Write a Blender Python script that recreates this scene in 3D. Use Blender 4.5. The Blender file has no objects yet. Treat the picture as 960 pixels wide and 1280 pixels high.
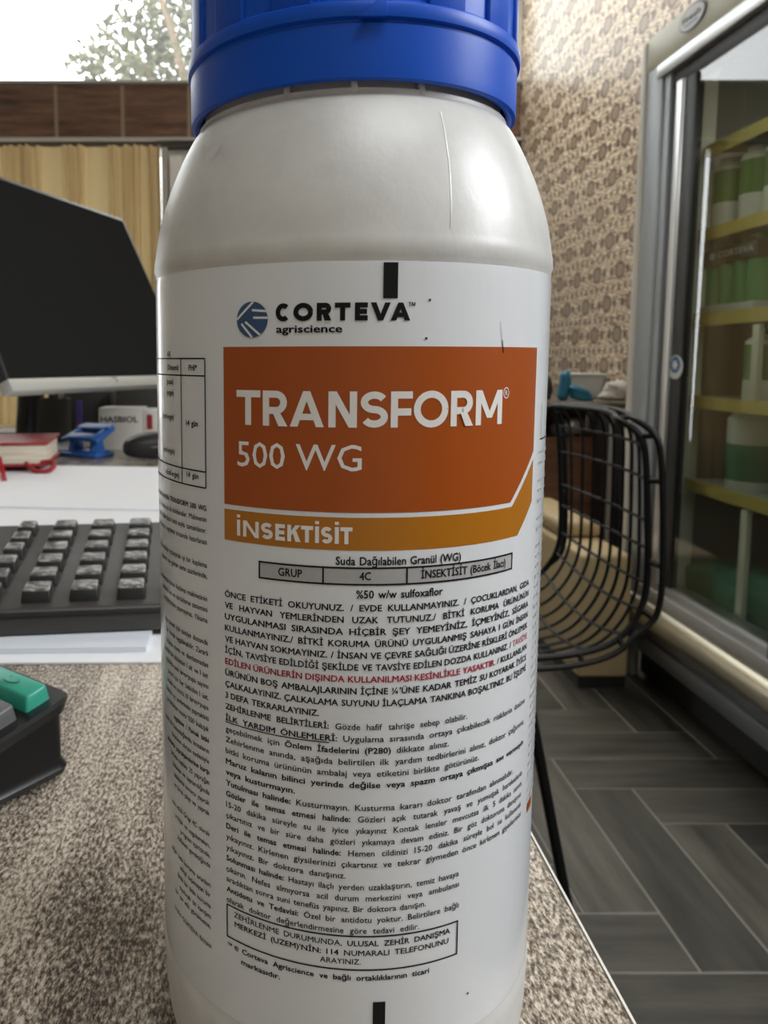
import bpy, bmesh, math, random
from math import sin, cos, tan, atan, atan2, pi, sqrt, radians
from mathutils import Vector, Matrix
random.seed(7)
sc = bpy.context.scene
COL = sc.collection

# ------------------------------------------------------------------ camera
FPX, PX, PY, HOR = 980.0, 340.0, 553.0, 448.0
PITCH = atan((PY - HOR) / FPX)
EYE = Vector((0, 0, 0.905))
cam = bpy.data.cameras.new('camera')
cam.sensor_fit = 'AUTO'; cam.sensor_width = 36.0
cam.lens = 36.0 * FPX / 1280
cam.shift_x = (480 - PX) / 1280
cam.shift_y = -(640 - PY) / 1280
cam.clip_start = 0.01; cam.clip_end = 100
cam.dof.use_dof = True
cam.dof.focus_distance = 0.155
cam.dof.aperture_fstop = 40
cam_o = bpy.data.objects.new('camera', cam); COL.objects.link(cam_o)
cam_o.location = EYE
cam_o.rotation_euler = (pi / 2 - PITCH, 0, 0)
sc.camera = cam_o

# ------------------------------------------------------------------ world, lights, exposure
w = bpy.data.worlds.new('daylight'); sc.world = w; w.use_nodes = True
bg = w.node_tree.nodes['Background']
bg.inputs[0].default_value = (0.93, 0.97, 1.0, 1); bg.inputs[1].default_value = 5.0

def area(name, loc, target, size, size_y, power, col):
    l = bpy.data.lights.new(name, 'AREA'); l.shape = 'RECTANGLE'; l.size = size; l.size_y = size_y
    l.energy = power; l.color = col
    o = bpy.data.objects.new(name, l); COL.objects.link(o); o.location = loc
    o.rotation_euler = (Vector(target) - Vector(loc)).to_track_quat('-Z', 'Y').to_euler()
    return o
area('ceiling_tube_light', (0.7, -0.9, 3.3), (0.5, -0.2, 0), 1.6, 0.5, 25, (0.95, 0.98, 1.0))
area('side_fill_light', (1.5, 0.05, 1.65), (0.0, 0.2, 0.8), 0.7, 0.9, 30, (0.93, 0.97, 1.0))  # added fill from the right; the wall has no window here
area('ceiling_tube_light', (1.15, 3.3, 3.35), (1.15, 3.301, 0), 0.35, 2.2, 30, (1.0, 0.96, 0.88))
area('fridge_fill_light', (1.05, 1.5, 1.60), (1.25, 1.5, 0.6), 0.04, 0.9, 2.6, (1.0, 0.97, 0.88))  # added fill to brighten the fridge inside, no lamp seen there
vs = sc.view_settings
vs.view_transform = 'Standard'; vs.look = 'None'; vs.gamma = 1.0; vs.use_curve_mapping = False
vs.exposure = 0.2

# ------------------------------------------------------------------ measuring helpers (a picture point to a place in the room)
def ray(x, y):
    u = (x - PX) / FPX; v = (PY - y) / FPX
    return Vector((u, cos(PITCH) + v * sin(PITCH), -sin(PITCH) + v * cos(PITCH)))
def az(x, y, z): r = ray(x, y); return EYE + r * ((z - EYE.z) / r.z)
def ay(x, y, Y): r = ray(x, y); return EYE + r * (Y / r.y)
def ax(x, y, X): r = ray(x, y); return EYE + r * (X / r.x)

# ------------------------------------------------------------------ materials
def mat(name, col, rough=0.5, metal=0.0, spec=0.5, **kw):
    m = bpy.data.materials.new(name); m.use_nodes = True
    b = m.node_tree.nodes['Principled BSDF']
    b.inputs['Base Color'].default_value = (*col, 1)
    b.inputs['Roughness'].default_value = rough
    b.inputs['Metallic'].default_value = metal
    b.inputs['Specular IOR Level'].default_value = spec
    for k, v in kw.items():
        b.inputs[k.replace('_', ' ')].default_value = v
    return m
class NT:
    def __init__(s, m): s.t = m.node_tree; s.b = s.t.nodes['Principled BSDF']
    def n(s, typ, ins=None, **at):
        x = s.t.nodes.new(typ)
        for k, v in at.items(): setattr(x, k, v)
        for k, v in (ins or {}).items():
            if isinstance(v, bpy.types.NodeSocket): s.t.links.new(v, x.inputs[k])
            else: x.inputs[k].default_value = v
        return x
    def math(s, op, a, b=None, c=None):
        d = {0: a}
        if b is not None: d[1] = b
        if c is not None: d[2] = c
        return s.n('ShaderNodeMath', d, operation=op).outputs[0]
    def mix(s, f, a, b, blend='MIX'):
        x = s.n('ShaderNodeMix', None, data_type='RGBA', blend_type=blend)
        for i, v in ((0, f), (6, a), (7, b)):
            if isinstance(v, bpy.types.NodeSocket): s.t.links.new(v, x.inputs[i])
            elif i == 0: x.inputs[0].default_value = v
            else: x.inputs[i].default_value = (*v, 1)
        return x.outputs[2]
    def ramp(s, f, stops):
        x = s.n('ShaderNodeValToRGB', {0: f}); cr = x.color_ramp
        while len(cr.elements) < len(stops): cr.elements.new(0.5)
        for e, (p, c) in zip(cr.elements, stops):
            e.position = p; e.color = (c, c, c, 1) if isinstance(c, (int, float)) else (*c, 1)
        return x.outputs[0]
    def link(s, a, b): s.t.links.new(a, s.b.inputs[b])
    def pos(s, scale=(1, 1, 1)):
        g = s.n('ShaderNodeNewGeometry')
        return s.n('ShaderNodeVectorMath', {0: g.outputs['Position'], 1: scale}, operation='MULTIPLY').outputs[0]
    def obj(s, scale=(1, 1, 1)):
        g = s.n('ShaderNodeTexCoord')
        return s.n('ShaderNodeVectorMath', {0: g.outputs['Object'], 1: scale}, operation='MULTIPLY').outputs[0]
    def noise(s, vec, scale, detail=3, rough=0.5):
        return s.n('ShaderNodeTexNoise', {'Vector': vec, 'Scale': scale, 'Detail': detail, 'Roughness': rough}).outputs[0]
    def bump(s, h, dist, strength=0.5):
        s.link(s.n('ShaderNodeBump', {'Height': h, 'Distance': dist, 'Strength': strength}).outputs[0], 'Normal')

def glass_mat(name, tint, ior=1.5, haze=0.0, rough=0.0):
    m = bpy.data.materials.new(name); m.use_nodes = True; t = m.node_tree; t.nodes.clear()
    o = t.nodes.new('ShaderNodeOutputMaterial')
    tr = t.nodes.new('ShaderNodeBsdfTransparent'); tr.inputs[0].default_value = (*tint, 1)
    gl = t.nodes.new('ShaderNodeBsdfGlossy'); gl.inputs['Roughness'].default_value = rough
    fr = t.nodes.new('ShaderNodeFresnel'); fr.inputs[0].default_value = ior
    mx = t.nodes.new('ShaderNodeMixShader')
    ge = t.nodes.new('ShaderNodeNewGeometry'); fb = t.nodes.new('ShaderNodeMath'); fb.operation = 'SUBTRACT'; fb.inputs[0].default_value = 1.0
    ff = t.nodes.new('ShaderNodeMath'); ff.operation = 'MULTIPLY'
    t.links.new(ge.outputs['Backfacing'], fb.inputs[1]); t.links.new(fr.outputs[0], ff.inputs[0]); t.links.new(fb.outputs[0], ff.inputs[1])
    t.links.new(ff.outputs[0], mx.inputs[0])
    if haze:
        tl = t.nodes.new('ShaderNodeBsdfTranslucent'); tl.inputs[0].default_value = (0.95, 0.95, 0.92, 1)
        m2 = t.nodes.new('ShaderNodeMixShader'); m2.inputs[0].default_value = haze
        t.links.new(tr.outputs[0], m2.inputs[1]); t.links.new(tl.outputs[0], m2.inputs[2])
        t.links.new(m2.outputs[0], mx.inputs[1])
    else:
        t.links.new(tr.outputs[0], mx.inputs[1])
    t.links.new(gl.outputs[0], mx.inputs[2]); t.links.new(mx.outputs[0], o.inputs[0])
    return m

M = {}
M['hdpe'] = mat('milky_plastic', (0.74, 0.74, 0.72), 0.34, Subsurface_Weight=0.35, Subsurface_Radius=(0.012, 0.012, 0.012), Subsurface_Scale=0.6)
q = NT(M['hdpe'])
nz = q.noise(q.obj((1, 1, 0.6)), 170, 4, 0.65)
q.bump(nz, 0.0006, 0.16)
q.link(q.mix(q.ramp(q.noise(q.obj((1, 1, 1)), 60, 4, 0.6), [(0.35, 0.0), (0.7, 1.0)]), (0.58, 0.58, 0.57), (0.69, 0.69, 0.68)), 'Base Color')
M['label'] = mat('label_film', (0.73, 0.76, 0.80), 0.25, Coat_Weight=0.5, Coat_Roughness=0.12)
q = NT(M['label']); q.bump(q.noise(q.obj((1, 1, 0.35)), 420, 2, 0.6), 0.0003, 0.12)
M['ink'] = mat('black_ink', (0.012, 0.012, 0.013), 0.55, spec=0.12)
M['ink_red'] = mat('red_ink', (0.42, 0.02, 0.05), 0.55, spec=0.12)
M['ink_white'] = mat('white_ink', (0.82, 0.81, 0.80), 0.3)
M['ink_grey'] = mat('grey_ink', (0.42, 0.42, 0.43), 0.55, spec=0.12)
M['slate'] = mat('slate_blue_ink', (0.055, 0.10, 0.20), 0.55, spec=0.12)
M['orange'] = mat('orange_ink', (0.36, 0.066, 0.0), 0.36, Coat_Weight=0.3, Coat_Roughness=0.15)
M['amber'] = mat('amber_ink', (0.42, 0.150, 0.004), 0.33, Coat_Weight=0.3, Coat_Roughness=0.15)
M['cap'] = mat('blue_cap_plastic', (0.002, 0.085, 0.58), 0.38, spec=0.3)
q = NT(M['cap']); q.bump(q.noise(q.obj(), 260, 2), 0.0004, 0.06)
M['black'] = mat('black_plastic', (0.016, 0.016, 0.017), 0.42)
M['gloss_black'] = mat('glossy_black_plastic', (0.007, 0.007, 0.008), 0.3, spec=0.35)
M['screen'] = mat('dark_screen', (0.017, 0.017, 0.016), 0.5, spec=0.0)
M['chin'] = mat('silver_grey_plastic', (0.42, 0.42, 0.39), 0.4, metal=0.2)
M['grey_mark'] = mat('dark_grey_print', (0.16, 0.16, 0.16), 0.5)
M['key'] = mat('worn_sheen_key', (0.035, 0.034, 0.033), 0.3)
q = NT(M['key']); f = q.ramp(q.noise(q.pos((1, 2.2, 1)), 160, 4, 0.7), [(0.47, 0.0), (0.62, 1.0)])
q.link(q.mix(f, (0.05, 0.048, 0.046), (0.36, 0.345, 0.32)), 'Base Color')  # pale patches on key tops: wear plus sheen put into the colour
M['kbd'] = mat('brown_black_plastic', (0.040, 0.036, 0.033), 0.42)
M['green_key'] = mat('teal_green_key', (0.03, 0.33, 0.235), 0.35)
M['grey_key'] = mat('grey_key', (0.10, 0.105, 0.105), 0.4)
M['paper'] = mat('white_paper', (0.78, 0.79, 0.82), 0.7)
q = NT(M['paper']); q.bump(q.noise(q.pos(), 14, 3), 0.01, 0.25)
M['paper_shade'] = mat('shaded_white_paper', (0.66, 0.70, 0.76), 0.7)  # white paper with the keyboard's shade put into its colour
M['red'] = mat('red_leatherette', (0.30, 0.016, 0.022), 0.45)
M['red_ribbon'] = mat('red_ribbon', (0.48, 0.006, 0.012), 0.4)
M['pages'] = mat('cream_pages', (0.72, 0.66, 0.54), 0.8)
q = NT(M['pages']); q.link(q.mix(q.ramp(q.noise(q.pos((2, 2, 120)), 9, 2), [(0.4, 0.0), (0.6, 1.0)]), (0.58, 0.52, 0.42), (0.78, 0.73, 0.61)), 'Base Color')
M['blue_metal'] = mat('blue_painted_metal', (0.022, 0.105, 0.37), 0.4)
M['carton'] = mat('white_carton', (0.62, 0.60, 0.55), 0.6)
M['steel'] = mat('brushed_aluminium', (0.62, 0.63, 0.64), 0.36, metal=0.85)
M['steel_dark'] = mat('dark_aluminium', (0.20, 0.21, 0.22), 0.35, metal=0.6)
M['frame_grey'] = mat('grey_door_frame', (0.36, 0.385, 0.41), 0.45, metal=0.25)
M['gasket'] = mat('black_rubber', (0.014, 0.014, 0.014), 0.5)
M['cream_metal'] = mat('cream_painted_metal', (0.60, 0.58, 0.40), 0.4)
M['off_white'] = mat('off_white_plastic', (0.74, 0.70, 0.62), 0.45)
M['liner'] = mat('grey_liner', (0.40, 0.385, 0.35), 0.5)
M['shelf'] = mat('grey_shelf', (0.52, 0.51, 0.47), 0.4)
M['shelf_edge'] = mat('yellow_shelf_edge', (0.62, 0.47, 0.10), 0.4)
M['white_plastic'] = mat('white_plastic', (0.70, 0.71, 0.69), 0.4)
M['green_print'] = mat('green_print', (0.05, 0.19, 0.025), 0.4)
M['mid_green'] = mat('mid_green_print', (0.10, 0.36, 0.13), 0.4)
M['teal_green'] = mat('teal_green_print', (0.02, 0.20, 0.12), 0.4)
M['green_bag'] = mat('green_sack_film', (0.05, 0.26, 0.15), 0.35)
q = NT(M['green_bag']); q.bump(q.noise(q.obj(), 16, 4), 0.02, 0.5)
M['badge'] = mat('badge_silver', (0.60, 0.58, 0.58), 0.35)
M['badge_dark'] = mat('badge_dark_print', (0.05, 0.04, 0.06), 0.4)
M['sticker_blue'] = mat('sticker_blue', (0.02, 0.10, 0.28), 0.4)
M['fridge_glass'] = glass_mat('door_glass', (0.84, 0.88, 0.84), 1.85)
M['window_glass'] = glass_mat('glare_haze_glass', (0.98, 0.98, 0.97), 1.3, haze=0.02)  # slight translucent share imitates the glare of the sky
M['beige_box'] = mat('beige_painted_board', (0.48, 0.37, 0.20), 0.45)
M['wire'] = mat('black_coated_wire', (0.005, 0.005, 0.005), 0.42, spec=0.25)
M['teal_bag'] = mat('teal_blue_plastic', (0.02, 0.17, 0.29), 0.3)
q = NT(M['teal_bag']); q.bump(q.noise(q.obj(), 30, 3), 0.01, 0.4)
M['clear_bag'] = mat('cloudy_plastic', (0.60, 0.57, 0.53), 0.25)
q = NT(M['clear_bag']); q.bump(q.noise(q.obj(), 25, 4), 0.03, 0.9)
M['white_wall'] = mat('white_paint', (0.74, 0.72, 0.68), 0.7)
M['tan_wall'] = mat('tan_paint', (0.50, 0.45, 0.37), 0.7)
M['grey_post'] = mat('grey_paint', (0.38, 0.37, 0.35), 0.5)
M['bark'] = mat('bark', (0.16, 0.11, 0.07), 0.9)
M['leaf'] = mat('leaf_green', (0.12, 0.12, 0.075), 0.8, spec=0.1)
M['dark_box'] = mat('dark_grey_plastic', (0.05, 0.05, 0.048), 0.5)
M['purple'] = mat('purple_plastic', (0.12, 0.07, 0.45), 0.4)
M['pen_green'] = mat('olive_pen', (0.12, 0.14, 0.04), 0.4)
M['pen_white'] = mat('pale_pen', (0.55, 0.55, 0.50), 0.4)
M['silver_thing'] = mat('silver_film', (0.55, 0.54, 0.52), 0.25, metal=0.5)

# desk laminate: pale beige with dark speckle dragged along the desk
M['desk'] = mat('speckled_laminate', (0.5, 0.45, 0.38), 0.24, spec=0.5)
q = NT(M['desk'])
fine = q.noise(q.pos((1.0, 0.42, 1)), 900, 4, 0.75)
streak = q.noise(q.pos((1.0, 0.14, 1)), 60, 5, 0.65)
broad = q.noise(q.pos((1.0, 0.3, 1)), 14, 2, 0.5)
v = q.math('ADD', q.math('MULTIPLY', fine, 0.66), q.math('ADD', q.math('MULTIPLY', streak, 0.24), q.math('MULTIPLY', broad, 0.10)))
q.link(q.ramp(v, [(0.43, (0.045, 0.035, 0.027)), (0.505, (0.26, 0.215, 0.17)), (0.585, (0.62, 0.55, 0.46))]), 'Base Color')
q.bump(fine, 0.0003, 0.08)
M['desk_edge'] = mat('pale_edge_band', (0.68, 0.65, 0.60), 0.4)
M['desk_side'] = mat('dark_desk_side', (0.05, 0.045, 0.04), 0.5)

# wood planks
def wood(name, c0, c1, scale, rough, axis, attr=False, spec=0.5):
    m = mat(name, c0, rough, spec=spec); q = NT(m)
    s = {'x': (0.12, 1, 1), 'y': (1, 0.12, 1), 'z': (1, 1, 0.12)}[axis]
    a = q.noise(q.pos(s), scale, 5, 0.62)
    col = q.mix(q.ramp(a, [(0.32, 0.0), (0.68, 1.0)]), c0, c1)
    if attr:
        at = q.n('ShaderNodeAttribute', attribute_name='shade')
        col = q.mix(1.0, col, at.outputs['Color'], 'MULTIPLY')
    q.link(col, 'Base Color'); q.bump(a, 0.002, 0.12)
    return m
M['plank_x'] = wood('wood_plank_across', (0.024, 0.022, 0.017), (0.085, 0.078, 0.063), 26, 0.42, 'x', True)
M['plank_y'] = wood('wood_plank_along', (0.024, 0.022, 0.017), (0.085, 0.078, 0.063), 26, 0.42, 'y', True)
M['grout'] = mat('grey_grout', (0.23, 0.215, 0.18), 0.8)
M['counter'] = wood('brown_counter_wood', (0.17, 0.075, 0.04), (0.32, 0.16, 0.09), 18, 0.45, 'x')
M['counter_top'] = wood('dark_counter_top', (0.09, 0.075, 0.06), (0.16, 0.13, 0.10), 18, 0.4, 'x')
M['tile'] = wood('brown_wood_tile', (0.045, 0.022, 0.012), (0.20, 0.105, 0.062), 22, 0.35, 'x')
M['tile_grout'] = mat('tile_grout', (0.30, 0.23, 0.17), 0.8)

# wallpaper: brown medallions in staggered rows with smaller ovals between, on a leafy beige ground
M['wallpaper'] = mat('medallion_wallpaper', (0.6, 0.5, 0.4), 0.36, spec=0.6)
q = NT(M['wallpaper'])
sep = q.n('ShaderNodeSeparateXYZ', {0: q.pos()})
Y_, Z_ = sep.outputs[1], sep.outputs[2]
def cell(v, per, off):
    return q.math('MULTIPLY', q.math('SUBTRACT', q.math('FRACT', q.math('ADD', q.math('DIVIDE', v, per), off)), 0.5), per)
def oval(perY, offY, perZ, offZ, a, b):
    u = q.math('DIVIDE', cell(Y_, perY, offY), a); vv = q.math('DIVIDE', cell(Z_, perZ, offZ), b)
    return q.math('SQRT', q.math('ADD', q.math('MULTIPLY', u, u), q.math('MULTIPLY', vv, vv)))
LY, LZ = 0.25, 0.145
wob = q.noise(q.pos(), 40, 3, 0.6)
big = q.math('MINIMUM', oval(LY, 0.0, 2 * LZ, 0.0, 0.052, 0.042), oval(LY, 0.5, 2 * LZ, 0.5, 0.052, 0.042))
big = q.math('ADD', big, q.math('MULTIPLY', q.math('SUBTRACT', wob, 0.5), 0.35))
sm = None
for oy, oz in ((0.33, 0.0), (0.67, 0.0), (0.83, 0.5), (0.17, 0.5)):
    o_ = oval(LY, oy, 2 * LZ, oz, 0.021, 0.022); sm = o_ if sm is None else q.math('MINIMUM', sm, o_)
for oy, oz in ((0.0, 0.25), (0.5, 0.25), (0.0, 0.75), (0.5, 0.75), (0.25, 0.25), (0.75, 0.25), (0.25, 0.75), (0.75, 0.75)):
    o_ = oval(LY, oy, 2 * LZ, oz, 0.013, 0.017); sm = q.math('MINIMUM', sm, o_)
sm = q.math('ADD', sm, q.math('MULTIPLY', q.math('SUBTRACT', wob, 0.5), 0.6))
leaf = q.n('ShaderNodeTexWave', {'Vector': q.pos((1, 0.5, 1)), 'Scale': 18.0, 'Distortion': 12.0, 'Detail': 3.0, 'Detail Scale': 2.5}, bands_direction='Z').outputs[1]
ground = q.ramp(leaf, [(0.18, (0.22, 0.14, 0.085)), (0.45, (0.58, 0.45, 0.31)), (0.8, (0.86, 0.74, 0.57))])
c = q.mix(q.ramp(sm, [(0.80, 1.0), (1.1, 0.0)]), ground, (0.13, 0.080, 0.050))
inner = q.ramp(big, [(0.0, (0.30, 0.22, 0.15)), (0.62, (0.34, 0.255, 0.18)), (0.72, (0.12, 0.075, 0.048)), (0.95, (0.16, 0.10, 0.065))])
c = q.mix(q.ramp(big, [(0.98, 1.0), (1.08, 0.0)]), c, inner)
q.link(c, 'Base Color')

# curtain cloth lets light through
M['curtain'] = bpy.data.materials.new('gold_curtain_cloth'); M['curtain'].use_nodes = True
t = M['curtain'].node_tree; t.nodes.clear()
o = t.nodes.new('ShaderNodeOutputMaterial'); d = t.nodes.new('ShaderNodeBsdfDiffuse'); tl = t.nodes.new('ShaderNodeBsdfTranslucent'); mx = t.nodes.new('ShaderNodeMixShader')
d.inputs[0].default_value = (0.50, 0.385, 0.225, 1); tl.inputs[0].default_value = (0.52, 0.40, 0.20, 1); mx.inputs[0].default_value = 0.10
t.links.new(d.outputs[0], mx.inputs[1]); t.links.new(tl.outputs[0], mx.inputs[2]); t.links.new(mx.outputs[0], o.inputs[0])

# ------------------------------------------------------------------ mesh builder
class MB:
    def __init__(s): s.v = []; s.f = []; s.m = []
    def add(s, vs, fs, mi=0):
        n = len(s.v); s.v += [tuple(p) for p in vs]; s.f += [tuple(i + n for i in f) for f in fs]; s.m += [mi] * len(fs); return s
    def bm(s, b, mi=0, mx=None):
        b.verts.index_update()
        s.add([(mx @ v.co if mx else v.co) for v in b.verts], [[v.index for v in f.verts] for f in b.faces], mi); b.free(); return s
    def box(s, x0, y0, z0, x1, y1, z1, bev=0.0, mi=0, mx=None, seg=2):
        b = bmesh.new(); bmesh.ops.create_cube(b, size=1)
        for v in b.verts:
            v.co = Vector(((x0 + x1) / 2 + v.co.x * (x1 - x0), (y0 + y1) / 2 + v.co.y * (y1 - y0), (z0 + z1) / 2 + v.co.z * (z1 - z0)))
        if bev: bmesh.ops.bevel(b, geom=b.edges[:], offset=bev, segments=seg, profile=0.5, affect='EDGES')
        return s.bm(b, mi, mx)
    def hexa(s, pts, bev=0.0, mi=0, seg=2):       # eight corners: bottom ring then top ring
        b = bmesh.new(); V = [b.verts.new(p) for p in pts]
        for f in ((3, 2, 1, 0), (4, 5, 6, 7), (0, 1, 5, 4), (1, 2, 6, 5), (2, 3, 7, 6), (3, 0, 4, 7)): b.faces.new([V[i] for i in f])
        bmesh.ops.recalc_face_normals(b, faces=b.faces[:])
        if bev: bmesh.ops.bevel(b, geom=b.edges[:], offset=bev, segments=seg, profile=0.5, affect='EDGES')
        return s.bm(b, mi)
    def prism(s, outline, d, bev=0.0, mi=0, mx=None, seg=2):   # outline: list of 3D points, d: extrusion vector
        b = bmesh.new(); A = [b.verts.new(p) for p in outline]; B = [b.verts.new(Vector(p) + Vector(d)) for p in outline]
        n = len(A); b.faces.new(A); b.faces.new(B[::-1])
        for i in range(n): b.faces.new((A[i], B[i], B[(i + 1) % n], A[(i + 1) % n]))
        bmesh.ops.recalc_face_normals(b, faces=b.faces[:])
        if bev: bmesh.ops.bevel(b, geom=b.edges[:], offset=bev, segments=seg, profile=0.5, affect='EDGES')
        return s.bm(b, mi, mx)
    def lathe(s, prof, n=48, c=(0, 0, 0), mi=0, cap0=False, cap1=False, wob=None):
        vs = []
        for (r, z) in prof:
            for k in range(n):
                a = 2 * pi * k / n; rr = r + (wob(a, z) if wob else 0)
                vs.append((c[0] + rr * cos(a), c[1] + rr * sin(a), c[2] + z))
        fs = [(i * n + k, i * n + (k + 1) % n, (i + 1) * n + (k + 1) % n, (i + 1) * n + k) for i in range(len(prof) - 1) for k in range(n)]
        if cap0: fs.append(tuple(range(n))[::-1])
        if cap1: fs.append(tuple((len(prof) - 1) * n + k for k in range(n)))
        return s.add(vs, fs, mi)
    def tube(s, pts, r, n=8, closed=False, mi=0):
        pts = [Vector(p) for p in pts]; N = len(pts); vs = []; up = None
        for i, p in enumerate(pts):
            a = pts[(i - 1) % N] if closed or i > 0 else p; b_ = pts[(i + 1) % N] if closed or i < N - 1 else p
            t_ = (b_ - a).normalized()
            if up is None:
                up = Vector((0, 0, 1)) if abs(t_.z) < 0.9 else Vector((1, 0, 0))
            s_ = t_.cross(up).normalized(); up = s_.cross(t_).normalized()
            rr = r[i] if isinstance(r, (list, tuple)) else r
            for k in range(n):
                an = 2 * pi * k / n; vs.append(p + s_ * (rr * cos(an)) + up * (rr * sin(an)))
        fs = [(i * n + k, i * n + (k + 1) % n, ((i + 1) % N) * n + (k + 1) % n, ((i + 1) % N) * n + k) for i in range(N if closed else N - 1) for k in range(n)]
        if not closed: fs += [tuple(range(n))[::-1], tuple((N - 1) * n + k for k in range(n))]
        return s.add(vs, fs, mi)
    def build(s, name, mats, parent=None, smooth=0, loc=None):
        me = bpy.data.meshes.new(name)
        org = Vector(loc) if loc is not None else Vector((0, 0, 0))
        if parent is not None and loc is None:
            org = WORLD.get(parent.name, Vector((0, 0, 0)))
        me.from_pydata([Vector(p) - org for p in s.v], [], s.f); me.update()
        mats = mats if isinstance(mats, (list, tuple)) else [mats]
        for m_ in mats: me.materials.append(m_)
        if len(mats) > 1: me.polygons.foreach_set('material_index', s.m)
        if smooth:
            me.polygons.foreach_set('use_smooth', [True] * len(me.polygons))
            me.set_sharp_from_angle(angle=radians(smooth))
        o = bpy.data.objects.new(name, me); COL.objects.link(o)
        if parent is not None:
            o.parent = parent; WORLD[o.name] = org
        else:
            o.location = org; WORLD[o.name] = org
        return o
WORLD = {}
def tag(o, label=None, cat=None, group=None, kind=None):
    if label: o['label'] = label
    if cat: o['category'] = cat
    if group: o['group'] = group
    if kind: o['kind'] = kind
    return o
def empty(name, loc, label, cat, group=None):
    o = bpy.data.objects.new(name, None); COL.objects.link(o); o.location = loc; o.empty_display_size = 0.05
    WORLD[o.name] = Vector(loc)
    return tag(o, label, cat, group)
def struct(mb, name, m, label, smooth=0):
    return tag(mb.build(name, m, None, smooth), label, None, None, 'structure')
def copy_thing(root, loc, label, rz=0.0):
    r = root.copy(); COL.objects.link(r); r.location = loc; r.rotation_euler = (0, 0, rz); r['label'] = label
    for ch in [c_ for c_ in bpy.data.objects if c_.parent == root]:
        c1 = ch.copy(); COL.objects.link(c1); c1.parent = r
        for g in [g_ for g_ in bpy.data.objects if g_.parent == ch]:
            c2 = g.copy(); COL.objects.link(c2); c2.parent = c1
    return r

# ------------------------------------------------------------------ lettering
_cache = {}
def glyphs(s, bold):
    """triangles of a piece of text, cap height 1, origin at the left of the baseline; returns verts, faces, width"""
    fat = 0.0
    if bold > 0.008: fat, bold = bold, 0.0
    key = (s, bold, fat)
    if key in _cache: return _cache[key]
    c = bpy.data.curves.new('t', 'FONT'); c.body = s; c.size = 1.0; c.offset = bold; c.resolution_u = 2
    o = bpy.data.objects.new('t', c); COL.objects.link(o)
    dg = bpy.context.evaluated_depsgraph_get(); me = bpy.data.meshes.new_from_object(o.evaluated_get(dg))
    vs = [v.co.copy() for v in me.vertices]; fs = [tuple(p.vertices) for p in me.polygons]
    bpy.data.objects.remove(o); bpy.data.curves.remove(c); bpy.data.meshes.remove(me)
    if not vs: return [], [], 0.3
    x0 = min(v.x for v in vs); x1 = max(v.x for v in vs)
    k = 1 / CAPH
    P = [((v.x - x0) * k, v.y * k) for v in vs]; wd = (x1 - x0) * k
    if fat:
        n = len(P); base = P; P = []; F2 = []
        for q_ in range(6):
            a = 2 * pi * q_ / 6; dx, dy = fat * cos(a), fat * 0.8 * sin(a)
            F2 += [tuple(i + len(P) for i in f) for f in fs]; P = P + [(x_ + dx + fat, y_ * (1 - 1.6 * fat) + dy + 0.8 * fat) for x_, y_ in base]
        fs = F2; wd += 2 * fat
    r = (P, fs, wd)
    _cache[key] = r; return r
CAPH = 1.0
_e = glyphs('E', 0.0)
CAPH = max(p[1] for p in _e[0]); _cache.clear()

# ================================================================== THE ROOM
FARY, RX, LX, CEIL = 5.2, 1.58, -3.4, 3.4
DESK = 0.741
# floor: dark wood-look planks laid in herringbone, raised a hair over the grout
fl = MB()
fl.box(LX - 0.1, -1.8, -0.05, 2.2, FARY + 0.1, -0.0015, mi=0)
W = 0.125; G = 0.0022; shades = [1.0] * 6
def plank(x0, y0, x1, y1, mi):
    if x1 < -1.2 or x0 > 2.1 or y1 < -1.2 or y0 > FARY - 0.05: return
    x0, x1 = max(x0, -1.3), min(x1, 2.15); y0, y1 = max(y0, -1.3), min(y1, FARY)
    n0 = len(fl.f); fl.box(x0 + G, y0 + G, -0.004, x1 - G, y1 - G, 0.0, bev=0.0008, mi=mi, seg=1)
    sh = random.uniform(0.62, 1.25); shades.extend([sh] * (len(fl.f) - n0))
for k in range(-60, 60):
    for m_ in range(-8, 9):
        x = 0.637 + k * W + 8 * W * m_; y = 1.697 - k * W
        plank(x, y - W, x + 4 * W, y, 1)
        plank(x - W, y - 4 * W, x, y, 2)
fo = struct(fl, 'floor', [M['grout'], M['plank_x'], M['plank_y']], 'dark brown wood plank floor laid in herringbone with pale grout')
ca = fo.data.color_attributes.new('shade', 'FLOAT_COLOR', 'CORNER')
for p in fo.data.polygons:
    for li in p.loop_indices: ca.data[li].color = (shades[p.index],) * 3 + (1,)

struct(MB().box(RX, -1.8, 0, RX + 0.1, FARY + 0.1, CEIL), 'wall_right', M['wallpaper'], 'glossy beige wallpaper with rows of brown medallions')
struct(MB().box(LX - 0.1, -1.8, 0, LX, FARY + 0.1, CEIL), 'wall_left', M['tan_wall'], 'plain tan side wall')
struct(MB().box(LX - 0.1, -1.8, CEIL, RX + 0.1, FARY + 0.1, CEIL + 0.1), 'ceiling', M['white_wall'], 'plain white ceiling')
wb = MB(); wb.box(LX - 0.1, -1.9, 0, RX + 0.1, -1.8, CEIL)
struct(wb, 'wall_back', M['tan_wall'], 'plain tan wall at the near end of the shop')
zt0, zt1, zl0 = 2.296, 2.640, 2.236        # tile band and the ledge under it
wf = MB()
wf.box(LX, FARY, zl0, RX, FARY + 0.2, zt1 - 0.004)                      # lintel behind the tile band
wf.box(-0.70, FARY, 0, RX, FARY + 0.2, zl0)                             # solid wall to the right
wf.box(LX, FARY, 0, -3.25, FARY + 0.2, zl0); wf.box(-2.50, FARY, 0, -2.42, FARY + 0.2, zl0)
wf.box(-2.42, FARY, 0, -0.70, FARY + 0.2, 0.35)
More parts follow.
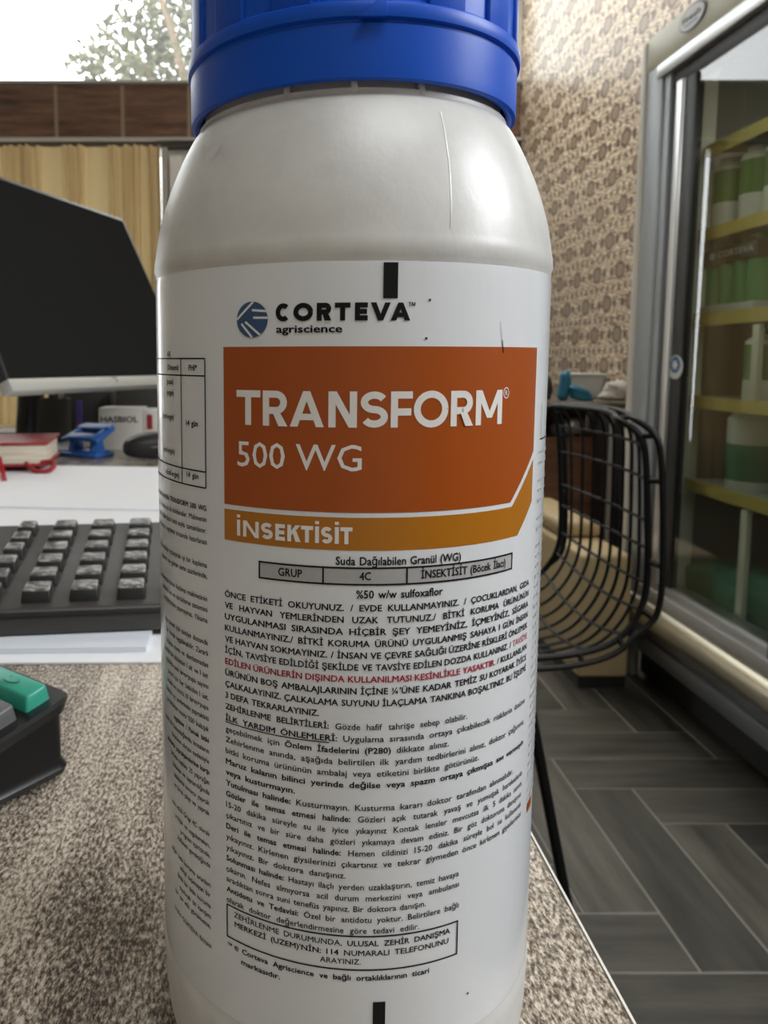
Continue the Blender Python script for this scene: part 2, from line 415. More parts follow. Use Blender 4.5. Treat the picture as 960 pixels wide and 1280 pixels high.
wf.box(RX - 0.08, FARY, zt1 - 0.004, RX, FARY + 0.2, CEIL); wf.box(LX, FARY, zt1, LX + 0.15, FARY + 0.2, CEIL)
struct(wf, 'wall_far', M['white_wall'], 'far shop wall under the high window')
tb = MB(); tb.box(LX, FARY - 0.012, zt0, RX, FARY - 0.002, zt1, mi=1)
gx = -0.5259
x = gx - 0.424 * 8
while x < RX:
    a, b_ = max(x + 0.012, LX), min(x + 0.424 - 0.012, RX)
    if b_ - a > 0.03: tb.box(a, FARY - 0.020, zt0 + 0.012, b_, FARY - 0.008, zt1 - 0.014, bev=0.002, mi=0)
    x += 0.424
struct(tb, 'trim_1', [M['tile'], M['tile_grout']], 'band of brown wood-look tiles under the high window')
lg = MB(); lg.box(LX, FARY - 0.07, zt0 - 0.022, RX, FARY, zt0, bev=0.004); lg.box(LX, FARY - 0.05, zl0 + 0.0, RX, FARY, zt0 - 0.022, mi=1)  # second box is a dark strip imitating the ledge's shadow
struct(lg, 'trim_2', [M['grey_post'], M['desk_side']], 'grey ledge under the tiles with a dark strip standing in for its shadow')
struct(MB().box(LX, FARY - 0.03, zt1 - 0.004, RX, FARY + 0.1, zt1 + 0.016, bev=0.004), 'trim_3', M['grey_post'], 'thin grey sill under the high window')
struct(MB().box(LX + 0.15, FARY + 0.06, zt1 + 0.016, RX - 0.08, FARY + 0.066, CEIL), 'window_1', M['window_glass'], 'high window with glare haze put into the glass and bright sky')
struct(MB().box(-2.42, FARY + 0.10, 0.35, -0.70, FARY + 0.106, zl0), 'window_2', M['window_glass'], 'window behind the gold curtain')
dd = MB()
dd.box(-3.25, FARY + 0.05, 0, -3.18, FARY + 0.1, zl0); dd.box(-2.57, FARY + 0.05, 0, -2.50, FARY + 0.1, zl0)
dd.box(-3.18, FARY + 0.05, 0, -2.57, FARY + 0.1, 0.12); dd.box(-3.18, FARY + 0.05, zl0 - 0.08, -2.57, FARY + 0.1, zl0)
d1 = struct(dd, 'door_1', M['frame_grey'], 'glazed entrance door')
MB().box(-3.18, FARY + 0.07, 0.12, -2.57, FARY + 0.076, zl0 - 0.08).build('door_glass', glass_mat('clear_door_glass', (0.97, 0.97, 0.97)), d1)
MB().tube([(-2.62, FARY + 0.05, 0.95), (-2.62, FARY + 0.0, 0.95), (-2.62, FARY + 0.0, 1.15), (-2.62, FARY + 0.05, 1.15)], 0.011).build('door_handle', M['steel'], d1, 40)
fr = MB()
fr.box(-0.705, FARY - 0.06, 0, -0.665, FARY - 0.001, zl0, mi=1, bev=0.004)
fr.box(-0.655, FARY - 0.05, 0, -0.585, FARY - 0.001, zl0 - 0.05, bev=0.006)
struct(fr, 'trim_4', [M['white_plastic'], M['grey_post']], 'grey post and white frame beside the curtain')

# curtain: irregular pleats
cu = MB(); N = 700; x0, x1 = -2.45, -0.698
ridges = [random.uniform(-2.45, -1.75) for _ in range(12)] + [ay(p_, 250, FARY - 0.08).x for p_ in (10, 18, 29, 38, 50, 84, 91, 103, 139, 145, 160, 171, 178, 190, 203)]
rows_ = []
for zi, z in enumerate((zl0 - 0.002, 1.9, 1.4, 0.9, 0.4, 0.06)):
    row = []
    for i in range(N + 1):
        x = x0 + (x1 - x0) * i / N
        d_ = sum(math.exp(-((x - rr) / (0.012 + 0.007 * ((j * 37) % 5) / 4)) ** 2) * (0.5 + 0.12 * (j % 4)) for j, rr in enumerate(ridges))
        row.append((x + 0.006 * zi * sin(x * 23), FARY - 0.075 - 0.085 * min(d_, 1.1) - 0.004 * sin(x * 60 + zi), z))
    rows_.append(row)
vs_ = [p for r_ in rows_ for p in r_]
cu.add(vs_, [(a * (N + 1) + i, a * (N + 1) + i + 1, (a + 1) * (N + 1) + i + 1, (a + 1) * (N + 1) + i) for a in range(len(rows_) - 1) for i in range(N)])
tag(cu.build('curtain', M['curtain'], None, 60), 'gold pleated curtain hanging under the brown tile band', 'curtain')

# tree outside the high window
tr = empty('tree', (-0.9, 8.6, 0.0), 'leafy tree outside the high window, pale in the glare', 'tree')
tk = MB(); tk.tube([(-0.9, 8.6, 0), (-0.88, 8.6, 2.0), (-0.8, 8.6, 3.4), (-0.7, 8.6, 4.6)], [0.14, 0.12, 0.09, 0.05], 10)
for a in range(6):
    an = a * 1.1; tk.tube([(-0.86, 8.6, 2.6 + 0.25 * a), (-0.86 + 0.5 * cos(an), 8.6 + 0.5 * sin(an), 3.2 + 0.25 * a), (-0.86 + 1.0 * cos(an), 8.6 + 0.8 * sin(an), 3.6 + 0.25 * a)], [0.05, 0.035, 0.015], 6)
tk.build('trunk', M['bark'], tr, 50)
lf = MB()
for cx, cy, cz, R_, n_ in ((-0.6, 8.5, 4.2, 0.8, 900), (-1.45, 8.6, 3.95, 0.52, 700), (-1.15, 8.7, 4.55, 0.5, 520), (-1.0, 8.7, 3.7, 0.5, 500), (-0.2, 8.6, 3.5, 0.6, 320), (-1.95, 8.6, 4.0, 0.22, 120), (-0.5, 8.6, 4.9, 0.7, 400)):
    for _ in range(n_):
        dv = Vector((random.gauss(0, 1), random.gauss(0, 1), random.gauss(0, 1))).normalized() * R_ * random.random() ** 0.4
        c_ = Vector((cx, cy, cz)) + dv
        a_ = Vector((random.gauss(0, 1), random.gauss(0, 1), random.gauss(0, 1))).normalized(); b_ = a_.orthogonal().normalized(); s_ = random.uniform(0.04, 0.075)
        lf.add([c_ - a_ * s_, c_ + b_ * s_ * 0.45, c_ + a_ * s_, c_ - b_ * s_ * 0.45], [(0, 1, 2, 3)])
lf.build('foliage', M['leaf'], tr)

# ================================================================== DESK
DX, DY0, DY1, DXL = 0.0905, -0.25, 1.95, -1.5
desk = empty('desk', (-0.6, 0.8, 0.0), 'long shop desk with a speckled beige laminate top', 'desk')
MB().box(DXL, DY0, DESK - 0.03, DX - 0.0007, DY1, DESK, bev=0.0015).build('desktop', M['desk'], desk, 40)
MB().box(DX - 0.0007, DY0, DESK - 0.032, DX, DY1, DESK - 0.0002).build('edge_band', M['desk_edge'], desk)
MB().box(DX - 0.06, DY0 + 0.05, 0.0, DX - 0.04, DY1 - 0.05, DESK - 0.03).build('side_panel', M['desk_side'], desk)
MB().box(DXL + 0.03, DY1 - 0.07, 0.0, DX - 0.06, DY1 - 0.05, DESK - 0.03).build('back_panel', M['desk_side'], desk)
MB().box(DXL + 0.03, DY0 + 0.05, 0.0, DXL + 0.05, DY1 - 0.07, DESK - 0.03).build('side_panel', M['desk_side'], desk)

# ================================================================== THE BOTTLE
HEAD, BD, BR = radians(5.50), 0.1822, 0.0435
BC = Vector((BD * sin(HEAD), BD * cos(HEAD), 0)); EZ = EYE.z
bottle = empty('pesticide_bottle', (BC.x, BC.y, DESK), 'tall milky white plastic bottle with a blue screw cap and an orange and white label', 'bottle')
zr = DESK - EZ            # -0.164
def spline(pts, per=6):
    out = []
    for i in range(len(pts) - 1):
        p0 = pts[max(i - 1, 0)]; p1 = pts[i]; p2 = pts[i + 1]; p3 = pts[min(i + 2, len(pts) - 1)]
        for k in range(per):
            t_ = k / per
            out.append(tuple(0.5 * ((2 * b) + (-a + c_) * t_ + (2 * a - 5 * b + 4 * c_ - d_) * t_ * t_ + (-a + 3 * b - 3 * c_ + d_) * t_ ** 3) for a, b, c_, d_ in zip(p0, p1, p2, p3)))
    out.append(tuple(pts[-1])); return out
prof = [(0.0, zr + 0.0035), (0.026, zr + 0.003), (0.0315, zr + 0.0006), (0.034, zr), (0.0385, zr + 0.0022), (0.0413, zr + 0.0066), (0.0427, zr + 0.0125), (0.0433, zr + 0.0185), (0.0437, zr + 0.027), (0.0437, -0.1355), (0.0434, -0.1342), (0.0434, -0.06), (0.0434, 0.0165), (0.0435, 0.0178), (0.0438, 0.0187), (0.04365, 0.0206)]
sh = spline([(0.0435, 0.0213), (0.0424, 0.0277), (0.0405, 0.0342), (0.0378, 0.0408), (0.0352, 0.0458), (0.0338, 0.0475)], 5)
prof = prof + sh + [(0.0335, 0.0478), (0.0335, 0.0488), (0.0322, 0.0492), (0.0322, 0.060)]
def embw(a, z): return 0.0
bo = MB().lathe(prof, 160, (BC.x, BC.y, EZ)).build('body', M['hdpe'], bottle, 50)
# raised letters moulded into the shoulder
def shoulder_r(z):
    P = [(r_, z_) for r_, z_ in prof if z_ >= 0.0206]
    for (r0, z0_), (r1, z1_) in zip(P, P[1:]):
        if z0_ <= z <= z1_ and z1_ > z0_: return r0 + (r1 - r0) * (z - z0_) / (z1_ - z0_)
    return 0.04
# direction of the front of the bottle (towards the camera) and angle / height of a point seen on it
FA = atan2(-BC.y, -BC.x)
def cyl(px, py, R=0.0435):
    r_ = ray(px, py); a = r_.x ** 2 + r_.y ** 2; b = -(r_.x * BC.x + r_.y * BC.y); c_ = BC.x ** 2 + BC.y ** 2 - R * R
    dis = b * b - a * c_
    t_ = (-b - sqrt(max(dis, 0))) / a
    P = r_ * t_
    th = atan2(P.y - BC.y, P.x - BC.x) - FA
    th = (th + pi) % (2 * pi) - pi
    return th, P.z
def on(th, z, R):
    return (BC.x + R * cos(FA + th), BC.y + R * sin(FA + th), EZ + z)
R0 = 0.04355
RL, RP, RI = R0, R0 + 0.00006, R0 + 0.00012

class Ink:
    """flat shapes in (arc length, height) on the label, wrapped round the bottle"""
    def __init__(s, R): s.R = R; s.b = MB()
    def poly(s, pts, mi=0, step=0.0012):
        b = bmesh.new(); f = b.faces.new([b.verts.new((p[0], p[1], 0)) for p in pts])
        lo = min(p[0] for p in pts); hi = max(p[0] for p in pts); x = lo + step
        while x < hi - 1e-5:
            bmesh.ops.bisect_plane(b, geom=b.verts[:] + b.edges[:] + b.faces[:], plane_co=(x, 0, 0), plane_no=(1, 0, 0)); x += step
        s._take(b, mi)
    def _take(s, b, mi):
        b.normal_update(); b.verts.index_update()
        vs = [on(v.co.x / R0, v.co.y, s.R) for v in b.verts]
        fs = []
        for f in b.faces:
            ids = [v.index for v in f.verts]
            fs.append(ids if f.normal.z > 0 else ids[::-1])
        s.b.add(vs, fs, mi); b.free()
    def line(s, x0, z0, x1, z1, w_, mi=0):
        d_ = Vector((x1 - x0, z1 - z0)); n_ = Vector((-d_.y, d_.x)).normalized() * (w_ / 2)
        s.poly([(x0 - n_.x, z0 - n_.y), (x1 - n_.x, z1 - n_.y), (x1 + n_.x, z1 + n_.y), (x0 + n_.x, z0 + n_.y)], mi, 0.002)
    def word(s, txt, x, z, cap, sx, bold, mi=0, slope=0.0, cut=False, shear=0.0):
        vs, fs, wd = glyphs(txt, bold)
        if not vs: return
        P = [(x + vx * cap * sx + shear * vy * cap, z + vy * cap + slope * vx * cap * sx) for vx, vy in vs]
        if cut:
            b = bmesh.new(); V = [b.verts.new((p[0], p[1], 0)) for p in P]
            for f in fs:
                try: b.faces.new([V[i] for i in f])
                except ValueError: pass
            lo = min(p[0] for p in P); hi = max(p[0] for p in P); xx = lo + 0.0011
            while xx < hi:
                bmesh.ops.bisect_plane(b, geom=b.verts[:] + b.edges[:] + b.faces[:], plane_co=(xx, 0, 0), plane_no=(1, 0, 0)); xx += 0.0011
            s._take(b, mi)
        else:
            s.b.add([on(px / R0, pz, s.R) for px, pz in P], fs, mi)
    def justified(s, segs, x0, z0, x1, z1, cap, mi_default=0, cut=False, shear=0.0):
        """segs: [(text, bold, material)], spread from x0 to x1"""
        words = []
        for txt, bold, mi in segs:
            for w_ in txt.split(): words.append((w_, bold, mi))
        ws = [glyphs(w_, b_)[2] * cap for w_, b_, _ in words]
        tot = sum(ws); W_ = x1 - x0; n = len(words)
        sx = 1.0
        if n == 1: sx = W_ / tot; gap = 0
        else:
            gap = (W_ - tot) / (n - 1)
            if gap < 0.42 * cap or gap > 1.25 * cap:
                g2 = 0.5 * cap if gap < 0.42 * cap else 0.9 * cap
                sx = (W_ - g2 * (n - 1)) / tot; gap = g2
        x = x0; sl = (z1 - z0) / W_
        for (w_, b_, mi), wd in zip(words, ws):
            s.word(w_, x, z0 + sl * (x - x0), cap, sx, b_, mi, sl, cut, shear); x += wd * sx + gap
def strokes(ch, W, t):
    """heavy geometric capital: list of quads, cap height 1"""
    R_ = lambda x0, y0, x1, y1: [(x0, y0), (x1, y0), (x1, y1), (x0, y1)]
    def path(pts):
        out = []; E = []
        for i, p in enumerate(pts):
            a = pts[max(i - 1, 0)]; b = pts[min(i + 1, len(pts) - 1)]
            d = Vector((b[0] - a[0], b[1] - a[1])).normalized(); n_ = (-d.y * t / 2, d.x * t / 2)
            E.append(((p[0] + n_[0], p[1] + n_[1]), (p[0] - n_[0], p[1] - n_[1])))
        for (a, b), (c_, d) in zip(E, E[1:]): out.append([a, b, d, c_])
        return out
    arc = lambda cx, cy, rx, ry, a0, a1, n=22: [(cx + rx * cos(radians(a0 + (a1 - a0) * k / n)), cy + ry * sin(radians(a0 + (a1 - a0) * k / n))) for k in range(n + 1)]
    h = t / 2; w = 1.13 * t
    if ch == 'T': return [R_(0, 1 - t, W, 1), R_(W / 2 - h, 0, W / 2 + h, 1 - t)]
    if ch == 'F': return [R_(0, 0, t, 1), R_(t, 1 - t, W, 1), R_(t, 0.53 - t, W * 0.94, 0.53)]
    if ch == 'E': return [R_(0, 0, t, 1), R_(t, 1 - t, W, 1), R_(t, 0.5 - h, W * 0.94, 0.5 + h), R_(t, 0, W, t)]
    if ch == 'İ': return [R_(0, 0, t, 1), R_(0, 1.13, t, 1.13 + t * 0.8)]
    if ch == 'N': return [R_(0, 0, t, 1), R_(W - t, 0, W, 1), [(0, 1), (w, 1), (W, 0), (W - w, 0)]]
    if ch == 'M': return [R_(0, 0, t, 1), R_(W - t, 0, W, 1), [(0, 1), (w, 1), (W / 2 + h, 0.20), (W / 2 - h, 0.20)], [(W - w, 1), (W, 1), (W / 2 + h, 0.20), (W / 2 - h, 0.20)]]
    if ch == 'A': return [[(0, 0), (w, 0), (W / 2 + h, 1), (W / 2 - h, 1)], [(W - w, 0), (W, 0), (W / 2 + h, 1), (W / 2 - h, 1)], R_(W * 0.26, 0.19, W * 0.74, 0.19 + 0.9 * t)]
    if ch == 'V': return [[(0, 1), (w, 1), (W / 2 + h, 0), (W / 2 - h, 0)], [(W - w, 1), (W, 1), (W / 2 + h, 0), (W / 2 - h, 0)]]
    if ch == 'R':
        r = 0.33; return [R_(0, 0, t, 1), R_(t, 1 - t, W - r, 1), R_(t, 1 - 2 * r, W - r, 1 - 2 * r + t)] + path(arc(W - r - 0.02, 1 - r, r - h, r - h, 90, -90, 16)) + [[(W * 0.40, 0.40), (W * 0.40 + w, 0.40), (W, 0), (W - 1.2 * w, 0)]]
    if ch == 'O': return path(arc(W / 2, 0.5, W / 2 - h, 0.515 - h, 0, 360, 40))
    if ch == 'C': return path(arc(W / 2, 0.5, W / 2 - h, 0.515 - h, 48, 312, 32))
    if ch == 'S':
        r = (1 - t) / 4; rx = (W - t) / 2
        return path(arc(W / 2, 1 - h - r, rx, r, 28, 270, 20)[:-1] + arc(W / 2, h + r, rx, r, 90, -152, 20))
    if ch == 'K': return [R_(0, 0, t, 1), [(t, 0.36), (t, 0.62), (W - w * 1.1, 1), (W + 0.02, 1)], [(W * 0.42, 0.56), (W * 0.70, 0.66), (W + 0.03, 0), (W - 1.25 * t, 0)]]
    return []
def heavy(target, letters, ya, yb, cap_px, t, mi=0):
    """letters: (character, first px, last px)"""
    xa = letters[0][1]; a = P2(xa, ya); b = P2(letters[-1][2], yb); z = (a[1] + b[1]) / 2; cap = abs(P2(xa, ya - cap_px)[1] - a[1])
    for ch, pa, pb in letters:
        x0 = P2(pa, ya)[0]; x1 = P2(pb, ya)[0]
        for k, qd in enumerate(strokes(ch, (x1 - x0) / cap, t)):
            r_ = target.R; target.R = r_ + 0.000007 * (k % 3 if ch in 'OCS' else k)
            target.poly([(x0 + x_ * cap, z + y_ * cap) for x_, y_ in qd], mi, 0.0016); target.R = r_
def P2(px, py):
    th, z = cyl(px, py); return (th * R0, z)

# the label film
la = MB(); n = 220; zt, zb = 0.0168, -0.1335
thL, thR = -2.75, 2.75
vs_ = []
for j, z in enumerate((zb, zb + 0.0015, -0.09, -0.05, -0.01, zt - 0.0015, zt)):
    rr = RL - (0.0001 if j in (0, 6) else 0)
    vs_ += [on(thL + (thR - thL) * i / n, z, rr) for i in range(n + 1)]
la.add(vs_, [(a * (n + 1) + i, a * (n + 1) + i + 1, (a + 1) * (n + 1) + i + 1, (a + 1) * (n + 1) + i) for a in range(6) for i in range(n)])
label = la.build('label', M['label'], bottle, 60)

# orange panel with a white line, amber band below it
xl = P2(280.5, 560)[0]; xr = (P2(671, 436)[0] + P2(666, 560)[0]) / 2
zo1 = (P2(281, 433)[1] + P2(475, 432)[1] + P2(670, 436)[1]) / 3
k_diag = P2(665, 567); k_c = P2(638, 631); zl_ = (P2(281, 633)[1] + P2(460, 640)[1] + k_c[1]) / 3
ink = Ink(RP); ink.poly([(xl, zl_ + 0.0003), (k_c[0] - 0.0002, zl_ + 0.0003), (xr, k_diag[1] + 0.0005), (xr, zo1), (xl, zo1)])
ink.b.build('orange_panel', M['orange'], label, 60)
za0 = (P2(281, 674)[1] + P2(475, 688)[1] + P2(646, 669)[1]) / 3
kx = P2(646, 669)[0]; ky = P2(665, 626)[1]; t_w = 0.0006
ink = Ink(RP); ink.poly([(xl, za0), (kx, za0), (xr, ky), (xr, k_diag[1] - 0.0012), (k_c[0] + 0.0004, zl_ - t_w), (xl, zl_ - t_w)])
ink.b.build('amber_band', M['amber'], label, 60)

# white lettering on the panels
ink = Ink(RI)
def span(txt, xa, xb, ya, yb, cap_px, bold, mi=0, target=None, R=None, shear=0.0):
    a = P2(xa, ya); b = P2(xb, yb); z = (a[1] + b[1]) / 2
    up = P2(xa, ya - cap_px)[1]; cap = abs(up - a[1])
    tgt = target or ink
    tgt.justified([(txt, bold, mi)], a[0], z, b[0], z, cap, cut=True, shear=shear)
    return cap
def whole(txt, xa, xb, ya, yb, cap_px, bold, mi=0, target=None):
    a = P2(xa, ya); b = P2(xb, yb); z = (a[1] + b[1]) / 2; cap = abs(P2(xa, ya - cap_px)[1] - a[1])
    vs, fs, wd = glyphs(txt, bold)
    (target or ink).word(txt, a[0], z, cap, (b[0] - a[0]) / (wd * cap), bold, mi, 0, True)
heavy(ink, [('T', 296.5, 326), ('R', 329, 360), ('A', 362.5, 405), ('N', 410.5, 446), ('S', 450.5, 484.5), ('F', 488, 515), ('O', 516.5, 559.5), ('R', 562.5, 590), ('M', 593.5, 626)], 530.5, 529.5, 43, 0.20)
whole('500 WG', 297.5, 452, 583.5, 587, 30.5, 0.004)
heavy(ink, [('İ', 297, 301.5), ('N', 304.5, 324), ('S', 327, 341.5), ('E', 344.5, 356.5), ('K', 359.5, 375.5), ('T', 376.5, 391.5), ('İ', 394, 398.5), ('S', 401.5, 415.5), ('İ', 418.5, 423), ('T', 425.5, 440.5)], 671, 678, 20, 0.235)
c_ = P2(632, 491); rr = 0.00085
for k in range(24):
    a0, a1 = 2 * pi * k / 24, 2 * pi * (k + 1) / 24
    ink.poly([(c_[0] + rr * cos(a0), c_[1] + rr * 1.25 * sin(a0)), (c_[0] + rr * cos(a1), c_[1] + rr * 1.25 * sin(a1)), (c_[0] + rr * 0.82 * cos(a1), c_[1] + rr * 1.02 * sin(a1)), (c_[0] + rr * 0.82 * cos(a0), c_[1] + rr * 1.02 * sin(a0))], 0, 1)
ink.word('R', c_[0] - 0.00032, c_[1] - 0.00048, 0.00096, 0.95, 0.004)
ink.b.build('headline_lettering', M['ink_white'], label)

# emblem: slate blue disc cut by white stripes
em = Ink(RI)
cc = P2(315.3, 399.5); er = abs(P2(334.5, 399.5)[0] - P2(296, 399.5)[0]) / 2; ez = abs(P2(315, 377)[1] - P2(315, 422)[1]) / 2
em.poly([(cc[0] + er * cos(2 * pi * k / 48), cc[1] + ez * sin(2 * pi * k / 48)) for k in range(48)])
E_ = lambda x, y: (cc[0] + er * x, cc[1] + ez * y)
em.R = RI + 0.00004
for (xa, ya, xb, yb, w_) in ((-0.98, 0.02, 0.1, 0.98, 0.11), (0.02, 0.52, 0.93, 0.44, 0.11), (0.1, 0.1, 1.0, 0.08, 0.11), (-0.68, -0.22, 0.02, -0.99, 0.11), (-0.42, -0.12, 0.52, -0.86, 0.11), (-0.05, 0.07, 0.84, -0.55, 0.0)):
    if w_:
        a, b = E_(xa, ya), E_(xb, yb); em.line(a[0], a[1], b[0], b[1], w_ * er * 1.15, 1)
em.b.build('emblem', [M['slate'], M['label']], label)

# black printed lettering
ink = Ink(RI)
heavy(ink, [('C', 345, 364), ('O', 367, 391.5), ('R', 396, 414.5), ('T', 418.5, 438), ('E', 443.5, 459.5), ('V', 463, 488), ('A', 488, 512.5)], 401.5, 401, 22, 0.285)
whole('agriscience', 345.5, 428, 416, 416, 9.8, 0.04)
ink.word('™', *[P2(510, 386)[i] for i in (0, 1)], 0.0011, 1.0, 0.02)
a, b = P2(479.5, 326), P2(497, 373); ink.poly([(a[0], b[1]), (b[0], b[1]), (b[0], zt - 0.0003), (a[0], zt - 0.0003)])
a, b = P2(466, 1252), P2(481.5, 1252); ink.poly([(a[0], zb + 0.0002), (b[0], zb + 0.0002), (b[0], a[1]), (a[0], a[1])])
span('Suda Dağılabilen Granül (WG)', 419.5, 575.5, 704.5, 701.5, 10.5, 0.034)
# grey boxes of the group table
bx0, bx1, bx2, bx3 = P2(324.7, 712)[0], P2(404, 716)[0], P2(508.5, 717)[0], P2(639, 700)[0]
bz1 = (P2(325, 702)[1] + P2(404, 708.5)[1] + P2(639, 691)[1]) / 3; bz0 = (P2(325, 722)[1] + P2(404, 729)[1] + P2(639, 710)[1]) / 3
g_ = Ink(RP); g_.poly([(bx0, bz0), (bx3, bz0), (bx3, bz1), (bx0, bz1)])
g_.b.build('group_box', M['ink_grey'], label)
for z in (bz0, bz1): ink.line(bx0, z, bx3, z, 0.00033)
for x in (bx0, bx1, bx2, bx3): ink.line(x, bz0 - 0.00016, x, bz1 + 0.00016, 0.00033)
bzm = bz0 + (bz1 - bz0) * 0.27; bc = (bz1 - bz0) * 0.5
for txt, xa, xb, yy in (('GRUP', 348, 378, 716), ('4C', 449.5, 463.6, 718), ('İNSEKTİSİT (Böcek İlacı)', 526, 631, 714)):
    ink.justified([(txt, 0.03, 0)], P2(xa, yy)[0], bzm, P2(xb, yy - 8 if xb > 600 else yy)[0], bzm, bc, cut=True)
span('%50 w/w sulfoxaflor', 445, 553, 747, 744, 10.2, 0.034)

B, N_ = 0.034, 0.015
RIGHT = P2(660, 733)[0]
XL = (P2(281.5, 746)[0] + P2(284, 1112)[0]) / 2
lines = [
 (745.6, None, [('ÖNCE ETİKETİ OKUYUNUZ. / EVDE KULLANMAYINIZ. / ÇOCUKLARDAN, GIDA', B, 0)]),
 (759.6, None, [('VE HAYVAN YEMLERİNDEN UZAK TUTUNUZ./ BİTKİ KORUMA ÜRÜNÜNÜN', B, 0)]),
 (773.6, None, [('UYGULANMASI SIRASINDA HİÇBİR ŞEY YEMEYİNİZ, İÇMEYİNİZ, SİGARA', B, 0)]),
 (787.6, None, [('KULLANMAYINIZ./ BİTKİ KORUMA ÜRÜNÜ UYGULANMIŞ SAHAYA 1 GÜN İNSAN', B, 0)]),
 (801.5, None, [('VE HAYVAN SOKMAYINIZ. / İNSAN VE ÇEVRE SAĞLIĞI ÜZERİNE RİSKLERİ ÖNLEMEK', B, 0)]),
 (815.4, None, [('İÇİN, TAVSİYE EDİLDİĞİ ŞEKİLDE VE TAVSİYE EDİLEN DOZDA KULLANINIZ. /', B, 0), ('TAVSİYE', N_, 1)]),
 (829.4, None, [('EDİLEN ÜRÜNLERİN DIŞINDA KULLANILMASI KESİNLİKLE YASAKTIR.', B, 1), ('/ KULLANILAN', B, 0)]),
 (843.4, None, [("ÜRÜNÜN BOŞ AMBALAJLARININ İÇİNE ¼'ÜNE KADAR TEMİZ SU KOYARAK İYİCE", B, 0)]),
 (857.4, None, [('ÇALKALAYINIZ. ÇALKALAMA SUYUNU İLAÇLAMA TANKINA BOŞALTINIZ. BU İŞLEMİ', B, 0)]),
 (871.4, (399, 893), [('3 DEFA TEKRARLAYINIZ.', B, 0)]),
 (885.3, (583.5, 893), [('ZEHİRLENME BELİRTİLERİ:', B, 0), ('Gözde hafif tahrişe sebep olabilir.', N_, 0)]),
 (899.5, None, [('İLK YARDIM ÖNLEMLERİ:', B, 0), ('Uygulama sırasında ortaya çıkabilecek risklerin önüne', N_, 0)]),
 (913.2, (560.6, 928), [('geçebilmek için', N_, 0), ('Önlem İfadelerini', B, 0), ('(P280)', B, 0), ('dikkate alınız.', N_, 0)]),
 (926.6, None, [('Zehirlenme anında, aşağıda belirtilen ilk yardım tedbirlerini alınız, doktor çağırınız,', N_, 0)]),
 (940.2, (598, 944), [('bitki koruma ürününün ambalaj veya etiketini birlikte götürünüz.', N_, 0)]),
 (953.6, None, [('Maruz kalanın bilinci yerinde değilse veya spazm ortaya çıkmışsa sıvı vermeyin', B, 0)]),
 (967.0, (369, 988), [('veya kusturmayın.', B, 0)]),
 (980.4, (640.5, 963), [('Yutulması halinde:', B, 0), ('Kusturmayın. Kusturma kararı doktor tarafından alınmalıdır.', N_, 0)]),
 (993.8, None, [('Gözler ile temas etmesi halinde:', B, 0), ('Gözleri açık tutarak yavaş ve yumuşak hareketlerle', N_, 0)]),
 (1007.3, None, [('15-20 dakika süreyle su ile iyice yıkayınız Kontak lensler mevcutsa ilk 5 dakika sonra', N_, 0)]),
 (1020.6, None, [('çıkartınız ve bir süre daha gözleri yıkamaya devam ediniz. Bir göz doktoruna danışınız.', N_, 0)]),
 (1034.0, None, [('Deri ile temas etmesi halinde:', B, 0), ('Hemen cildinizi 15-20 dakika süreyle bol su kullanarak', N_, 0)]),
 (1047.2, None, [('yıkayınız. Kirlenen giysilerinizi çıkartınız ve tekrar giymeden önce kirlenen giysilerinizi', N_, 0)]),
 (1060.6, (432, 1091), [('yıkayınız. Bir doktora danışınız.', N_, 0)]),
 (1073.8, (573, 1089), [('Solunması halinde:', B, 0), ('Hastayı ilaçlı yerden uzaklaştırın, temiz havaya', N_, 0)]),
 (1086.8, (573, 1103), [('çıkarın. Nefes almıyorsa acil durum merkezini veya ambulansı', N_, 0)]),
 (1099.5, (532, 1126), [('aradıktan sonra suni tenefüs yapınız. Bir doktora danışın.', N_, 0)]),
 (1112.2, (573, 1127), [('Antidotu ve Tedavisi:', B, 0), ('Özel bir antidotu yoktur. Belirtilere bağlı', N_, 0)]),
 (1125.0, (523.4, 1155), [('olarak doktor değerlendirmesine göre tedavi edilir.', N_, 0)]),
]
zs = []
for k, (yl, end, segs) in enumerate(lines):
    z = P2(282.5, yl)[1]; zs.append(z)
    xe = P2(*end)[0] if end else RIGHT
    cap = 0.00122 if k < 10 else 0.00118
    ink.justified(segs, XL, z, xe, z, cap, shear=0.0)
# underline of the heading
z = zs[11] - 0.00032; ink.line(XL, z, P2(411.5, 921)[0], z, 0.0002)
# boxed telephone note and the trademark line
a = P2(284.5, 1129.5); b = P2(284.5, 1169); xe = P2(571.5, 1145)[0]
for z in (a[1], b[1]): ink.line(a[0], z, xe, z, 0.0003)
for x in (a[0], xe): ink.line(x, b[1] - 0.00015, x, a[1] + 0.00015, 0.0003)
for yl, xs, xe_, ye_, segs in ((1145.5, 293, 562, 1164, [('ZEHİRLENME DURUMUNDA,', N_, 0), ('ULUSAL ZEHİR DANIŞMA', 0.028, 0)]),
                          (1157.5, 294, 560, 1178, [("MERKEZİ (UZEM)'NİN:", 0.028, 0), ('114', B, 0), ('NUMARALI TELEFONUNU', 0.02, 0)]),
                          (1191.5, 303, 536, 1213, [('Corteva Agriscience ve bağlı ortaklıklarının ticari', B, 0)]),
                          (1204.5, 302, 350.5, 1222, [('markasıdır.', B, 0)])):
    p = P2(xs, yl); ink.justified(segs, p[0], p[1], P2(xe_, ye_)[0], p[1], 0.00112)
p = P2(400, 1201); ink.justified([('ARAYINIZ.', 0.012, 0)], p[0], p[1], P2(451, 1204)[0], p[1], 0.00108)
p = P2(285, 1182); ink.justified([('™ ®', 0.02, 0)], p[0], p[1], P2(299, 1187)[0], p[1], 0.0010)

